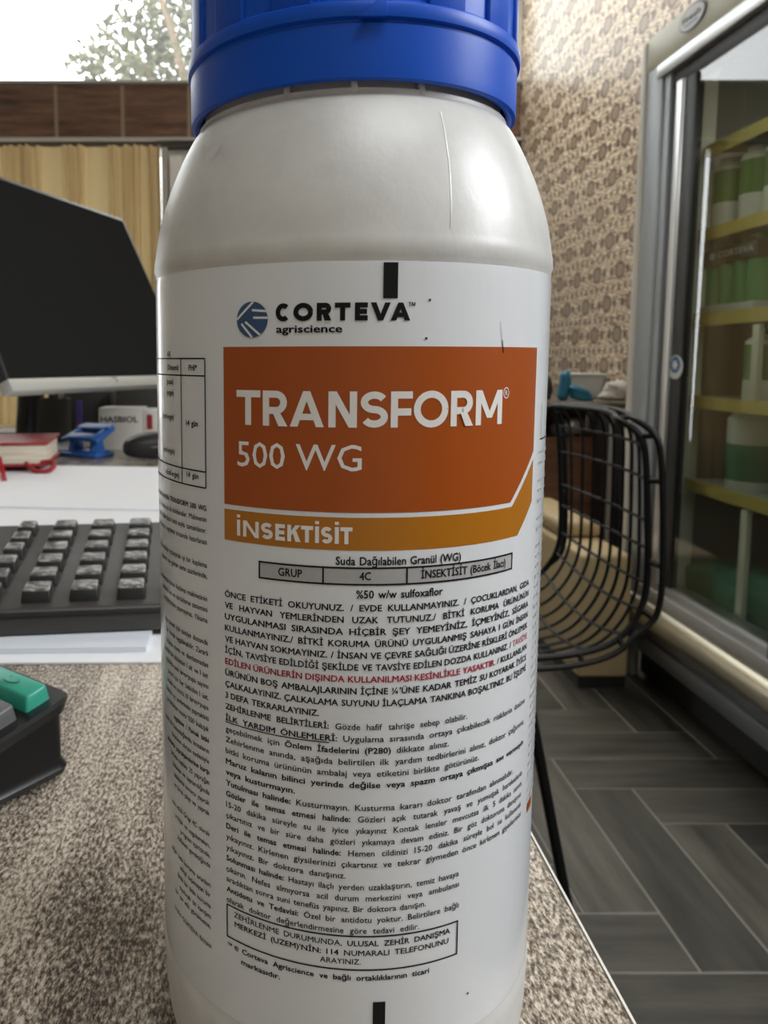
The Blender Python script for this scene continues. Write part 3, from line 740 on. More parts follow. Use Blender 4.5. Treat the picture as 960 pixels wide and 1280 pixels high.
# column of small print going round to the left, ending on one right margin
left_lines = [(639, 'üst kısmı kesinlikle TRANSFORM 500 WG', B), (652.8, 'ilacın deposu su ile doldurulur. Makinenin', N_), (666.9, 'tankın kalan ilacın üstü suyla tamamlanır.', N_), (681, 've karışım uygulama sırasında hazırlanan', N_),
 (710, 'bitkinin bütün yüzeyinde iyi bir kaplama', N_), (723.5, 'uygulama ise günün serin saatlerinde,', N_), (752, 'uygulamadan önce ilaçlama makinesinin', N_), (765.5, 'tanklarını ve ve sürükleme sistemini', N_), (779, 'temizlemeden yapmayınız. Yıkama', N_),
 (806.7, 'ürün zararlı için tavsiye dozunda', N_), (820, 'bir dozda uygulanabilir. Zararlı', N_), (834.5, 'ilaçlama sonra ve damlatmadan', N_), (848, 'bitkide bir bölümün 1 alt ve 1 üst', N_), (861.3, 'yaprakta canlı larva+pupa sayımı', N_), (875, 'zararlı için her bitkiden 1 üst,', N_),
 (888, 'tarlada ve sonra 10 larva+pupa', N_), (901.2, 'bitkinin uç yerlerinde yaprakbiti', N_), (915, 'görüldükten sonra %50 bulaşık', N_), (928.7, 'uygulanır / Pamuk bitki', B), (942, 'zararlı ilk bulunduğunda, kozaların', N_), (954.9, 'zararlının olması nedeniyle', N_),
 (968, 'pamukta yaprakpirelerine karşı', B), (981, 'tarlada toplam 25 yaprağın', N_), (994, 'bulunan ve saptandığında', N_), (1007, 'bitkilerin sonucu yaprak', N_), (1019.6, 've larva çıkıp ve yaprak', N_),
 (1045.6, 'aynı etkili Grup 4C olarak', N_), (1060, 'ardışık ve uygulamaları,', N_), (1072.6, 'program içerisinde,', N_), (1085, 'kullanım gerektiğinde', N_),
 (1109.4, 'diğer bitki koruma ürünleri', N_), (1122, 'etkiyi taşımayan bir', N_), (1135.6, 'farklı bir bitki koruma', N_), (1148.6, 'yapılacak ön karışım', N_), (1161, 'bir yan etki görülmezse,', N_), (1185.4, 'üretici CORTEVA firması', N_)]
def right_aligned(txt, xr_, z, cap, bold, sx=1.0):
    ws = txt.split(); x = xr_
    for w_ in ws[::-1]:
        wd = glyphs(w_, bold)[2] * cap * sx
        x -= wd; ink.word(w_, x, z, cap, sx, bold); x -= cap * 0.62
for y_, txt, bold in left_lines:
    xr_ = 258.7 + (y_ - 639) * 0.0108; p = P2(xr_, y_)
    right_aligned(txt, p[0], p[1], 0.00108, bold, 0.9)
# the table above it
tx1 = P2(257.3, 520)[0]; tx0 = P2(227.5, 520)[0]; txm = -1.75 * R0
tz = [P2(257, y_)[1] for y_ in (448.2, 470, 590, 610)]
for z in tz: ink.line(txm, z, tx1, z, 0.00028)
ink.line(tx1, tz[3], tx1, tz[0], 0.00028); ink.line(tx0, tz[3], tx0, tz[0], 0.00026)
def at_table(txt, xr_, y_, bold=N_): p = P2(xr_, y_); right_aligned(txt, p[0], p[1], 0.00116, 0.03, 0.88)
for txt, xr_, y_ in (('PHI*', 247, 463.5), ('(Dönemi)', 224, 463), ('(pupa)', 217.5, 480.5), ('(ergin)', 218, 494.5), ('(nimf-ergin)', 218, 525), ('14 gün', 248, 533.5), ('(nimf-ergin)', 219, 568), ('(nimf-ergin)', 224.5, 597.5), ('14 gün', 249, 599)):
    at_table(txt, xr_, y_)
at_table('AR', 214, 446, B)
# print turning out of sight on the other side: only the line starts show, too small to read
RX0 = P2(671.5, 620)[0]
ink.line(RX0 + 0.0006, P2(670, 505)[1], RX0 + 0.0006, P2(670, 548)[1], 0.0002); ink.line(RX0, P2(670, 550)[1], RX0 + 0.02, P2(670, 550)[1], 0.0003)
rz = random.Random(3)
z = P2(671, 566)[1]; zend = P2(660, 1000)[1]
while z > zend:
    x = RX0
    for k in range(7):
        wd = rz.uniform(0.0012, 0.003); ink.line(x, z, x + wd, z, 0.00075 if rz.random() < 0.3 else 0.0005, 2); x += wd + 0.0007
    z -= 0.00215 if rz.random() < 0.85 else 0.0036
p = P2(658, 1010); ink.line(p[0], p[1], p[0] + 0.004, p[1], 0.002, 3)
# pen scratch and specks on the film
a, b, c_ = P2(625, 402), P2(627, 425), P2(628.5, 441); ink.line(*a, *b, 0.00012, 2); ink.line(*b, *c_, 0.00022)
for px_, py_ in ((537, 375), (532.5, 423), (584, 1241)): p = P2(px_, py_); ink.poly([(p[0] - .0002, p[1] - .0002), (p[0] + .0002, p[1] - .0002), (p[0] + .0002, p[1] + .0002), (p[0] - .0002, p[1] + .0002)])
ink.b.build('lettering', [M['ink'], M['ink_red'], M['ink_grey'], M['orange']], label)

# moulded letters on the shoulder
mo = MB()
for ch, px_, py_, s_ in (('E', 222, 222, 0.0042), ('V', 246, 208, 0.0050), ('A', 268, 200, 0.0046)):
    th, z = cyl(px_, py_, 0.040); vs, fs, wd = glyphs(ch, 0.0)
    P = []
    for vx, vy in vs:
        zz = z + vy * s_; P.append(on(th + (vx - wd / 2) * s_ / 0.038, zz, shoulder_r(max(0.0215, min(zz, 0.047))) + 0.00005))
    mo.add(P, fs)
mo.build('moulded_letters', M['hdpe'], bo)
# vertical parting line
mo = MB()
pts = [on(0.42 + 0.05 * k / 14, 0.0225 + 0.022 * k / 14, shoulder_r(0.0225 + 0.022 * k / 14) - 0.00012) for k in range(15)]
mo.tube(pts[::-1], 0.00022, 6); mo.build('mould_seam', mat('pale_seam', (0.9, 0.9, 0.88), 0.4), bo, 60)

# cap
cp = empty if False else None
zc = 0.0496
def capw(a, z): return 0.0
skirt = [(0.0333, zc + 0.0005), (0.0345, zc), (0.0352, zc + 0.0004), (0.0353, zc + 0.002), (0.0353, zc + 0.0096), (0.0350, zc + 0.0098), (0.0350, zc + 0.0103), (0.0358, zc + 0.0106), (0.0359, zc + 0.0112), (0.0359, zc + 0.0124), (0.0357, zc + 0.0131), (0.0350, zc + 0.0136), (0.0345, zc + 0.014)]
cb = MB().lathe(skirt, 128, (BC.x, BC.y, EZ))
top = [(0.0345, zc + 0.014), (0.0345, zc + 0.036), (0.0340, zc + 0.0385), (0.0310, zc + 0.0392), (0.0, zc + 0.0392)]
cb.lathe(top, 128, (BC.x, BC.y, EZ))
# inside of the skirt
cb.lathe([(0.0333, zc + 0.0005), (0.0330, zc + 0.012), (0.0322, zc + 0.0125)], 128, (BC.x, BC.y, EZ))
cap = cb.build('cap', M['cap'], bottle, 35)
rb = MB(); nr = 15
for k in range(nr):
    a = 2 * pi * k / nr + 0.1; hw = 0.125
    P = []
    for z in (zc + 0.013, zc + 0.0375):
        P += [on(a - hw, z, 0.0342), on(a + hw, z, 0.0342), on(a + hw * 0.9, z, 0.0353), on(a - hw * 0.9, z, 0.0353)]
    rb.hexa([P[0], P[1], P[2], P[3], P[4], P[5], P[6], P[7]], 0.0004)
rb.build('grip_rib', M['cap'], cap, 40)
# wedge-shaped tamper catch on the ridge at the front
tc = MB()
A = [on(t_, z_, 0.0360) for t_, z_ in ((0.03, zc + 0.0100), (0.17, zc + 0.0100), (0.17, zc + 0.0130), (0.13, zc + 0.0130))]
Bp = [on(t_, z_, 0.0370) for t_, z_ in ((0.03, zc + 0.0100), (0.17, zc + 0.0100), (0.17, zc + 0.0130), (0.13, zc + 0.0130))]
tc.hexa(A + Bp, 0.0002); tc.build('tamper_catch', M['cap'], cap, 40)
nt = MB()
for t_ in (-0.36, 0.02, 0.40):
    P = [on(t_ - 0.02, z_, r_) for z_ in (0.0478, 0.0505) for r_ in (0.0318, 0.0336)] + [on(t_ + 0.02, z_, r_) for z_ in (0.0478, 0.0505) for r_ in (0.0318, 0.0336)]
    nt.hexa([P[0], P[1], P[5], P[4], P[2], P[3], P[7], P[6]], 0.0003)
nt.build('neck_lug', M['hdpe'], bo, 40)

# ================================================================== CALCULATOR
zc_ = DESK + 0.034
c0 = az(94, 866, zc_); c1 = az(0, 829, zc_); c2 = az(0, 966, zc_ - 0.018)
e1 = (c1 - c0); e1.z = 0; e1.normalize()
e2 = (c2 - c0); e2.z = 0; e2.normalize()
b_ = (e1 - e2).normalized(); d_ = Vector((-b_.y, b_.x, 0))     # square the corner about its bisector
if d_.dot(e1) < 0: d_ = -d_
e1, e2 = (d_ + b_).normalized(), (d_ - b_).normalized()
CW, CL = 0.145, 0.125
calc = empty('calculator', (c0 + e1 * CW / 2 + e2 * CL / 2).xy.to_3d() + Vector((0, 0, DESK)), 'black desk calculator with teal and grey keys, on the desk beside the bottle', 'calculator')
def CP(a, b, h): p = c0 + e1 * a + e2 * b; return Vector((p.x, p.y, DESK + h))
def ht(b): return 0.034 - 0.0235 * b / CL
cb = MB()
def rrect(i, r, hf):
    out = []
    for (cx, cy, a0) in ((i + r, i + r, pi), (CW - i - r, i + r, 1.5 * pi), (CW - i - r, CL - i - r, 0), (i + r, CL - i - r, 0.5 * pi)):
        for k in range(7):
            a = a0 + pi / 2 * k / 6; x_, y_ = cx + r * cos(a), cy + r * sin(a); out.append(CP(x_, y_, hf(y_)))
    return out
loops = [rrect(0.004, 0.006, lambda b: 0.0015), rrect(0.0015, 0.006, lambda b: 0.003), rrect(0.001, 0.006, lambda b: 0.0052), rrect(0.0015, 0.006, lambda b: 0.006),
         rrect(0.0025, 0.006, lambda b: 0.0085), rrect(0.0025, 0.006, lambda b: ht(b) - 0.0055), rrect(0.0008, 0.007, lambda b: ht(b) - 0.005), rrect(0.0, 0.007, lambda b: ht(b) - 0.0012), rrect(0.0012, 0.006, lambda b: ht(b))]
n = len(loops[0]); vs_ = [p for l in loops for p in l]
cb.add(vs_, [(a * n + i, a * n + (i + 1) % n, (a + 1) * n + (i + 1) % n, (a + 1) * n + i) for a in range(len(loops) - 1) for i in range(n)] + [tuple(range((len(loops) - 1) * n, len(loops) * n)), tuple(range(n))[::-1]])
cb.build('case', M['gloss_black'], calc, 30)
def ckey(a0, b0, a1, b1, m_, mark=None):
    b = bmesh.new(); h = 0.006
    lo = [CP(a0, b0, ht(b0) - 0.001), CP(a1, b0, ht(b0) - 0.001), CP(a1, b1, ht(b1) - 0.001), CP(a0, b1, ht(b1) - 0.001)]
    d = 0.0012
    hi = [CP(a0 + d, b0 + d, ht(b0) + h), CP(a1 - d, b0 + d, ht(b0) + h), CP(a1 - d, b1 - d, ht(b1) + h), CP(a0 + d, b1 - d, ht(b1) + h)]
    k = MB().hexa(lo + hi, 0.0011, seg=3).build('key', m_, calc, 40)
    if mark:
        mb = MB(); c_ = CP((a0 + a1) / 2, (b0 + b1) / 2, ht((b0 + b1) / 2) + h + 0.0002)
        if mark == '-':
            for s_ in (0,): mb.prism([c_ + e1 * 0.0022 + e2 * 0.0003, c_ - e1 * 0.0022 + e2 * 0.0003, c_ - e1 * 0.0022 - e2 * 0.0003, c_ + e1 * 0.0022 - e2 * 0.0003], (0, 0, 0.0002))
            mb.build('key_mark', M['pen_white'], k)
        else:
            mb.tube([c_ + e1 * (0.004 * cos(a)) + e2 * (0.0022 * sin(a)) for a in [0.6 + 5.0 * q_ / 16 for q_ in range(17)]], 0.0003, 6)
            mb.build('key_mark', M['teal_green'], k, 60)
def loc2(px_, py_, h):
    p = az(px_, py_, DESK + h) - c0; return p.dot(e1), p.dot(e2)
ga = loc2(63, 853, 0.039); gb = loc2(49, 876, 0.038)
a0 = max(0.006, (ga[0] + gb[0]) / 2); gap = 0.0035
b0 = max(0.006, ga[1]); bh = max(0.011, gb[1] - ga[1])
ckey(a0, b0, a0 + 0.034, b0 + bh, M['green_key'], 'c')
ckey(a0 + 0.0375, b0, a0 + 0.056, b0 + bh, M['green_key']); ckey(a0 + 0.060, b0, a0 + 0.078, b0 + bh, M['grey_key'])
b1 = b0 + bh + gap
for r_ in range(6):
    for c_i in range(5):
        aa = a0 + c_i * 0.0205; bb = b1 + r_ * (0.0175 + gap)
        if bb + 0.0175 < CL - 0.008: ckey(aa, bb, aa + 0.017, bb + 0.0175, M['grey_key'], '-' if (r_ == 0 and c_i == 0) else None)
MB().box(0, 0, 0, 0.001, 0.001, 0.001) if False else None
for aa, bb in ((0.02, 0.02), (CW - 0.02, 0.02), (CW - 0.02, CL - 0.02), (0.02, CL - 0.02)):
    p = CP(aa, bb, 0); MB().lathe([(0.0, 0.0), (0.005, 0.0), (0.005, 0.0025), (0, 0.0025)], 16, p).build('rubber_foot', M['gasket'], calc)

# ================================================================== KEYBOARD
ka = radians(7.0)
k0 = az(195, 790, DESK + 0.004)
ku = Vector((cos(ka), sin(ka), 0)); kv = Vector((-sin(ka), cos(ka), 0))
KR = 0.06; KLft = -0.36; KD = 0.165
kb = empty('keyboard', (k0.x - 0.15, k0.y + 0.07, DESK), 'dark brown keyboard with worn black keys on white paper on the desk', 'keyboard')
def KP(a, b, h): p = k0 + ku * a + kv * b; return Vector((p.x, p.y, DESK + h))
def kh(b): return 0.020 + 0.016 * b / KD
body = MB().hexa([KP(KLft, 0, 0.0045), KP(KR, 0, 0.0045), KP(KR, KD, 0.0045), KP(KLft, KD, 0.0045), KP(KLft, 0.001, kh(0)), KP(KR, 0.001, kh(0)), KP(KR, KD, kh(KD)), KP(KLft, KD, kh(KD))], 0.003, seg=3)
body.build('case', M['kbd'], kb, 40)
MB().hexa([KP(KLft + 0.002, -0.0005, 0.0165), KP(KR - 0.002, -0.0005, 0.0165), KP(KR - 0.002, 0.0015, 0.0165), KP(KLft + 0.002, 0.0015, 0.0165), KP(KLft + 0.002, -0.0005, 0.0185), KP(KR - 0.002, -0.0005, 0.0185), KP(KR - 0.002, 0.0015, 0.0185), KP(KLft + 0.002, 0.0015, 0.0185)]).build('front_lip', M['gasket'], kb)
def klocal(px_, py_, h): p = az(px_, py_, DESK + h) - k0; return p.dot(ku), p.dot(kv)
cols = [klocal(x_, 733, 0.028)[0] for x_ in (48, 108, 164, 222)]
pitch = (cols[2] - cols[0]) / 2; kw = 0.0178 * 1.0
proto = None
row_b = [0.010 + i * 0.0248 for i in range(6)]
def kkey(ac, bc_, w_):
    z0 = kh(bc_) - 0.001; hgt = 0.0085
    return MB().hexa([KP(ac - w_ / 2, bc_, z0), KP(ac + w_ / 2, bc_, z0), KP(ac + w_ / 2, bc_ + 0.0175, kh(bc_ + 0.0175) - 0.001), KP(ac - w_ / 2, bc_ + 0.0175, kh(bc_ + 0.0175) - 0.001),
        KP(ac - w_ / 2 + 0.001, bc_ + 0.0015, z0 + hgt), KP(ac + w_ / 2 - 0.001, bc_ + 0.0015, z0 + hgt), KP(ac + w_ / 2 - 0.0015, bc_ + 0.0155, z0 + hgt + 0.0018), KP(ac - w_ / 2 + 0.0015, bc_ + 0.0155, z0 + hgt + 0.0018)], 0.0013, seg=3)
def kbuild(*a):
    o = kkey(*a).build('key', [M['gasket'], M['key']], kb, 40)
    for p in o.data.polygons: p.material_index = 1 if p.normal.z > 0.6 else 0
for ci in range(-1, 4):
    for rb_ in row_b: kbuild(cols[0] + ci * pitch, rb_, kw if ci >= 0 else kw * 0.8)
for ci in range(-4, -1):
    for rb_ in row_b[:5]: kbuild(cols[0] + ci * pitch - 0.008, rb_ + 0.004, kw)
sx_ = klocal(4, 735, 0.022)[0]; ex_ = klocal(10, 672, 0.03)[0]
MB().tube([KP(sx_, 0.004, kh(0.004) + 0.0002), KP(sx_, KD - 0.004, kh(KD) + 0.0002)], 0.0006, 6).build('seam', M['steel_dark'], kb)

# ================================================================== PAPERS
pn = [0]
def sheet(cx, cy, w_, l_, rz_, z0, th, label, m_='paper', curl=0.0):
    mb = MB(); nx = 12; ca_, sa_ = cos(rz_), sin(rz_); vs_ = []
    for h in (0, th):
        for j in range(nx + 1):
            for i in range(nx + 1):
                u, v_ = (i / nx - 0.5) * w_, (j / nx - 0.5) * l_
                c_ = curl * (max(0, i / nx - 0.6) ** 2 + max(0, j / nx - 0.7) ** 2)
                vs_.append((cx + u * ca_ - v_ * sa_, cy + u * sa_ + v_ * ca_, z0 + h + c_))
    K = nx + 1; fs = []
    for j in range(nx):
        for i in range(nx):
            a = j * K + i; fs.append((a + K, a + K + 1, a + 1, a)); a += K * K; fs.append((a, a + 1, a + K + 1, a + K))
    for i in range(nx):
        for a, b_ in ((i, i + 1), ((nx) * K + i + 1, nx * K + i), ((i + 1) * K, i * K), (i * K + nx, (i + 1) * K + nx)):
            fs.append((a, b_, b_ + K * K, a + K * K))
    mb.add(vs_, fs)
    o = mb.build('paper_sheet', M[m_], None, 60, loc=(cx, cy, z0))
    return tag(o, label, 'paper', 'loose white papers on the desk')
pa = az(100, 832, DESK)
sheet(-0.20, pa.y + 0.1485, 0.42, 0.297, radians(1.0), DESK + 0.0002, 0.0010, 'white sheet lying lowest under the keyboard, its edge along bare desk')
sheet(-0.245, pa.y + 0.155, 0.34, 0.29, radians(2.0), DESK + 0.0014, 0.0030, 'white pad coloured as if in shade, with a dark edge line, directly under the keyboard', 'paper_shade')
sheet(-0.26, 0.80, 0.42, 0.30, radians(4), DESK + 0.0002, 0.002, 'white sheet just behind the keyboard, nearest to its far row of keys')
sheet(-0.20, 0.99, 0.44, 0.32, radians(-6), DESK + 0.0024, 0.0022, 'white sheet on top, reaching from the red diary towards the black pouch', curl=0.0)
sheet(-0.50, 0.90, 0.30, 0.42, radians(12), DESK + 0.0050, 0.002, 'white sheet lying partly under the red diary')

# ================================================================== RED DIARY
d0 = az(60, 585, DESK + 0.010)
dz = DESK + 0.0125
diary = empty('diary', (d0.x - 0.08, d0.y + 0.1, dz), 'thick red diary with cream pages and hanging red ribbons, on the papers', 'book')
mx = Matrix.Translation((d0.x, d0.y, dz)) @ Matrix.Rotation(radians(8), 4, 'Z')
MB().box(-0.16, 0.0, 0.0, 0.0, 0.14, 0.004, 0.001, mx=mx).box(-0.16, 0.0, 0.030, 0.0, 0.14, 0.034, 0.001, mx=mx).box(-0.164, 0.0, 0.0, -0.158, 0.14, 0.034, 0.001, mx=mx).build('cover', M['red'], diary, 40)
MB().box(-0.157, 0.003, 0.004, -0.004, 0.137, 0.030, 0.0, mx=mx).build('page_block', M['pages'], diary)
def ribbon(pts, w_, name='ribbon'):
    mb = MB(); vs_ = []
    for p in pts:
        p = mx @ Vector(p); vs_ += [p - ku * w_ / 2, p + ku * w_ / 2, p + ku * w_ / 2 + Vector((0, 0.0006, 0.0006)), p - ku * w_ / 2 + Vector((0, 0.0006, 0.0006))]
    fs = []
    for i in range(len(pts) - 1):
        for a, b_ in ((0, 1), (1, 2), (2, 3), (3, 0)): fs.append((i * 4 + a, i * 4 + b_, i * 4 + 4 + b_, i * 4 + 4 + a))
    fs += [(3, 2, 1, 0), tuple((len(pts) - 1) * 4 + k for k in range(4))]
    mb.add(vs_, fs); return mb.build(name, M['red_ribbon'], diary, 60)
ribbon([(-0.066, 0.003, 0.014), (-0.064, -0.006, 0.010), (-0.056, -0.03, -0.002), (-0.049, -0.06, -0.0065), (-0.043, -0.085, -0.0065)], 0.006)
lp = MB(); P_ = [mx @ Vector(p) for p in ((-0.03, 0.004, 0.004), (-0.024, -0.006, 0.0), (-0.012, -0.014, -0.006), (0.003, -0.016, -0.004), (0.010, -0.012, 0.002), (0.006, 0.0, 0.006), (-0.01, 0.004, 0.005))]
lp.tube(spline([tuple(p) for p in P_], 4), 0.0035, 8); lp.build('ribbon', M['red'], diary, 60)

# ================================================================== HOLE PUNCH
h0 = az(103, 573, DESK + 0.0)
punch = empty('hole_punch', (h0.x, h0.y + 0.03, DESK), 'blue metal hole punch standing beyond the papers under the monitor', 'hole punch')
hx = Matrix.Translation((h0.x, h0.y + 0.03, DESK)) @ Matrix.Rotation(radians(-28), 4, 'Z') @ Matrix.Scale(0.80, 4)
MB().box(-0.050, -0.030, 0.0, 0.050, 0.030, 0.010, 0.003, mx=hx).box(-0.046, -0.022, 0.010, 0.046, 0.022, 0.014, 0.002, mx=hx).build('base', M['blue_metal'], punch, 40)
for s_ in (-1, 1):
    MB().prism([(s_ * 0.034, -0.020, 0.012), (s_ * 0.034, 0.020, 0.012), (s_ * 0.034, 0.012, 0.040), (s_ * 0.034, -0.010, 0.044)], (-s_ * 0.012, 0, 0), 0.002, mx=hx).build('punch_bracket', M['blue_metal'], punch, 40)
lv = MB()
# arched lever with an open window in it
for pts in ([(-0.050, -0.026, 0.036), (-0.030, -0.026, 0.042), (-0.030, 0.040, 0.066), (-0.044, 0.040, 0.062)], [(0.030, -0.026, 0.042), (0.050, -0.026, 0.036), (0.044, 0.040, 0.062), (0.030, 0.040, 0.066)],
            [(-0.032, -0.026, 0.042), (0.032, -0.026, 0.042), (0.032, -0.006, 0.050), (-0.032, -0.006, 0.050)], [(-0.046, 0.018, 0.059), (0.046, 0.018, 0.059), (0.038, 0.044, 0.067), (-0.038, 0.044, 0.067)]):
    lv.prism(pts, (0, 0.003, -0.008), 0.002, mx=hx)
lv.build('lever', M['blue_metal'], punch, 40)
MB().tube([hx @ Vector((-0.040, -0.002, 0.036)), hx @ Vector((0.040, -0.002, 0.036))], 0.003).build('pivot_pin', M['steel'], punch, 40)

# ================================================================== CARTON, POUCH, CLUTTER UNDER THE MONITOR
bq = az(124, 563, DESK)
cart = empty('carton', (bq.x + 0.05, bq.y + 0.03, DESK), 'small white carton with black capital lettering, behind the black pouch', 'box')
cx0, cy0 = bq.x, bq.y; cz1 = ay(124, 510, cy0).z; cw = ay(178, 540, cy0).x - cx0
czb = DESK
MB().box(cx0, cy0, czb, cx0 + cw, cy0 + 0.06, cz1, 0.0015).box(cx0 + cw + 0.0005, cy0 + 0.002, czb, cx0 + cw + 0.03, cy0 + 0.058, cz1 - 0.003, 0.0015).build('carton_body', M['carton'], cart, 40)
tm = MB(); vs, fs, wd = glyphs('HASBIOL', 0.03); w_ = cw * 0.86; chh = 0.011
zt_ = ay(124, 528, cy0).z
tm.add([(cx0 + cw * 0.05 + vx / wd * w_, cy0 - 0.0004, zt_ + vy * chh) for vx, vy in vs], fs); tm.build('lettering', M['ink'], cart)
MB().box(cx0 + cw + 0.008, cy0 + 0.0012, cz1 - 0.038, cx0 + cw + 0.018, cy0 + 0.0018, cz1 - 0.012).build('red_print', M['red'], cart)

pq = az(172, 577, DESK)
po = MB(); b = bmesh.new(); bmesh.ops.create_icosphere(b, subdivisions=4, radius=1)
for v in b.verts:
    x_, y_, z_ = v.co; sgn = lambda q_, e: math.copysign(abs(q_) ** e, q_)
    v.co = Vector((sgn(x_, 0.6) * 0.050, sgn(y_, 0.7) * 0.035, max(-0.6, sgn(z_, 0.75)) * 0.020 * (1.25 + 0.35 * x_)))
mz = min(v.co.z for v in b.verts)
po.bm(b, 0, Matrix.Translation((pq.x + 0.02, pq.y + 0.04, DESK - mz)) @ Matrix.Rotation(radians(10), 4, 'Z'))
ob = po.build('pouch', M['black'], None, 60, loc=(pq.x + 0.02, pq.y + 0.04, DESK)); tag(ob, 'soft black pouch lying in front of the white carton', 'pouch')
WORLD[ob.name] = Vector((pq.x + 0.02, pq.y + 0.04, DESK))
zp = MB().tube([(pq.x + 0.02 - 0.04 + 0.01 * k, pq.y + 0.04 - 0.03 - 0.004 * sin(pi * k / 8), DESK + 0.020 + 0.0005 * k) for k in range(9)], 0.0015, 6).build('zip', M['steel_dark'], ob)

# pen cup with pens
uq = az(33, 562, DESK)
ux, uy = uq.x, uq.y + 0.16
cup = MB().lathe([(0.0, 0.0), (0.036, 0.0), (0.038, 0.002), (0.040, 0.085), (0.037, 0.085), (0.035, 0.005), (0.0, 0.005)], 32, (ux, uy, DESK)).build('pen_cup', M['dark_box'], None, 40, loc=(ux, uy, DESK))
tag(cup, 'dark pen cup standing in the shade behind the red diary', 'cup')
for (dx, dy, tx, ty, hh, m_, lb) in ((-0.012, 0.004, -0.022, 0.005, 0.135, 'pen_green', 'olive green pen leaning in the dark pen cup'), (0.012, -0.006, 0.034, -0.006, 0.142, 'pen_white', 'pale pen leaning outward in the dark pen cup'), (0.0, 0.012, 0.0, 0.016, 0.125, 'gasket', 'black pen upright in the dark pen cup')):
    p0 = Vector((ux + dx * 0.6, uy + dy * 0.6, DESK + 0.006)); p1 = Vector((ux + tx, uy + ty, DESK + hh))
    o = MB().tube([p0, p0.lerp(p1, 0.05), p0.lerp(p1, 0.93), p0.lerp(p1, 0.94), p1], [0.0015, 0.0042, 0.0042, 0.003, 0.0025], 10).build('pen', M[m_], None, 50, loc=p0); tag(o, lb, 'pen', 'pens in the dark cup')
# grey storage boxes in the dark
g0 = az(0, 556, DESK)
o = MB().box(g0.x - 0.03, g0.y + 0.02, DESK, g0.x + 0.035, g0.y + 0.10, DESK + 0.022, 0.002).build('clip_box', M['grey_post'], None, 40, loc=(g0.x, g0.y + 0.06, DESK)); tag(o, 'low grey box on the desk behind the red diary', 'box')
o = MB().box(-0.50, 1.75, DESK, -0.36, 1.85, DESK + 0.125, 0.004).box(-0.49, 1.748, DESK + 0.02, -0.37, 1.751, DESK + 0.11, 0.001).build('file_box', M['dark_box'], None, 40, loc=(-0.43, 1.8, DESK)); tag(o, 'dark grey file box behind the pen cup', 'box')
o = MB().prism([(-0.345, 1.70, DESK), (-0.19, 1.70, DESK), (-0.205, 1.70, DESK + 0.10), (-0.34, 1.70, DESK + 0.10)], (0, 0.12, 0), 0.006).build('desk_phone', M['dark_box'], None, 40, loc=(-0.27, 1.76, DESK)); tag(o, 'dark grey sloped block behind the hole punch', 'box')
o = MB().box(-0.17, 1.72, DESK, 0.05, 1.90, DESK + 0.15, 0.004).box(-0.165, 1.718, DESK + 0.03, 0.045, 1.721, DESK + 0.12, 0.001).build('printer', M['dark_box'], None, 40, loc=(-0.06, 1.8, DESK)); tag(o, 'brownish black box behind the white carton', 'box')
vq = az(100, 545, DESK)
mk = MB().tube([(vq.x, vq.y, DESK), (vq.x, vq.y, DESK + 0.002), (vq.x, vq.y, DESK + 0.05), (vq.x, vq.y, DESK + 0.051), (vq.x, vq.y, DESK + 0.075)], [0.004, 0.006, 0.006, 0.007, 0.006], 12).build('marker_pen', M['purple'], None, 40, loc=(vq.x, vq.y, DESK)); tag(mk, 'purple capped marker standing behind the blue hole punch', 'marker')

# ================================================================== MONITOR
TL, TR, BRc, BL = [EYE + Vector(p) for p in ((-0.4638, 1.0806, 0.2767), (-0.2827, 1.6031, 0.2715), (-0.1505, 1.5236, -0.0478), (-0.3316, 1.0012, -0.0426))]
mu = (BRc - BL).normalized(); mw = (TR - BRc); mw = (mw - mu * mw.dot(mu)); mh = mw.length; mw.normalize()
mwid = (BRc - BL).length; mn = mu.cross(mw).normalized()      # towards the viewer side
if mn.dot(EYE - BL) < 0: mn = -mn
chin_h = 0.0175
mon = empty('monitor', ((BL + BRc) / 2).xy.to_3d() + Vector((-0.1, 0, DESK)), 'large dark monitor with a silver bottom edge, turned aside on the desk', 'monitor')
def MP(a, b, d): return BL + mu * a + mw * b + mn * d
tlx = (TL - BL).dot(mu); trx = mwid + (TR - BRc).dot(mu)
MB().hexa([MP(0, chin_h, -0.020), MP(mwid, chin_h, -0.020), MP(mwid, chin_h, 0), MP(0, chin_h, 0), MP(tlx, mh, -0.020), MP(mwid, mh, -0.020), MP(mwid, mh, 0), MP(tlx, mh, 0)], 0.0015).build('bezel', M['black'], mon, 40)
MB().hexa([MP(0.006, chin_h + 0.002, -0.001), MP(mwid - 0.006, chin_h + 0.002, -0.001), MP(mwid - 0.006, chin_h + 0.002, 0.0004), MP(0.006, chin_h + 0.002, 0.0004), MP(tlx + 0.006, mh - 0.006, -0.001), MP(mwid - 0.006, mh - 0.006, -0.001), MP(mwid - 0.006, mh - 0.006, 0.0004), MP(tlx + 0.006, mh - 0.006, 0.0004)]).build('screen', M['screen'], mon)
ch = MB().hexa([MP(0, 0, -0.016), MP(mwid, 0, -0.016), MP(mwid, 0, 0.002), MP(0, 0, 0.002), MP(0, chin_h, -0.016), MP(mwid, chin_h, -0.016), MP(mwid, chin_h, 0.002), MP(0, chin_h, 0.002)], 0.0008).build('chin', M['chin'], mon, 40)
r_ = ray(145, 475); tt = ((MP(0, 0, 0.0021) - EYE).dot(mn)) / r_.dot(mn); pm = EYE + r_ * tt; am, bm_ = (pm - BL).dot(mu), (pm - BL).dot(mw)
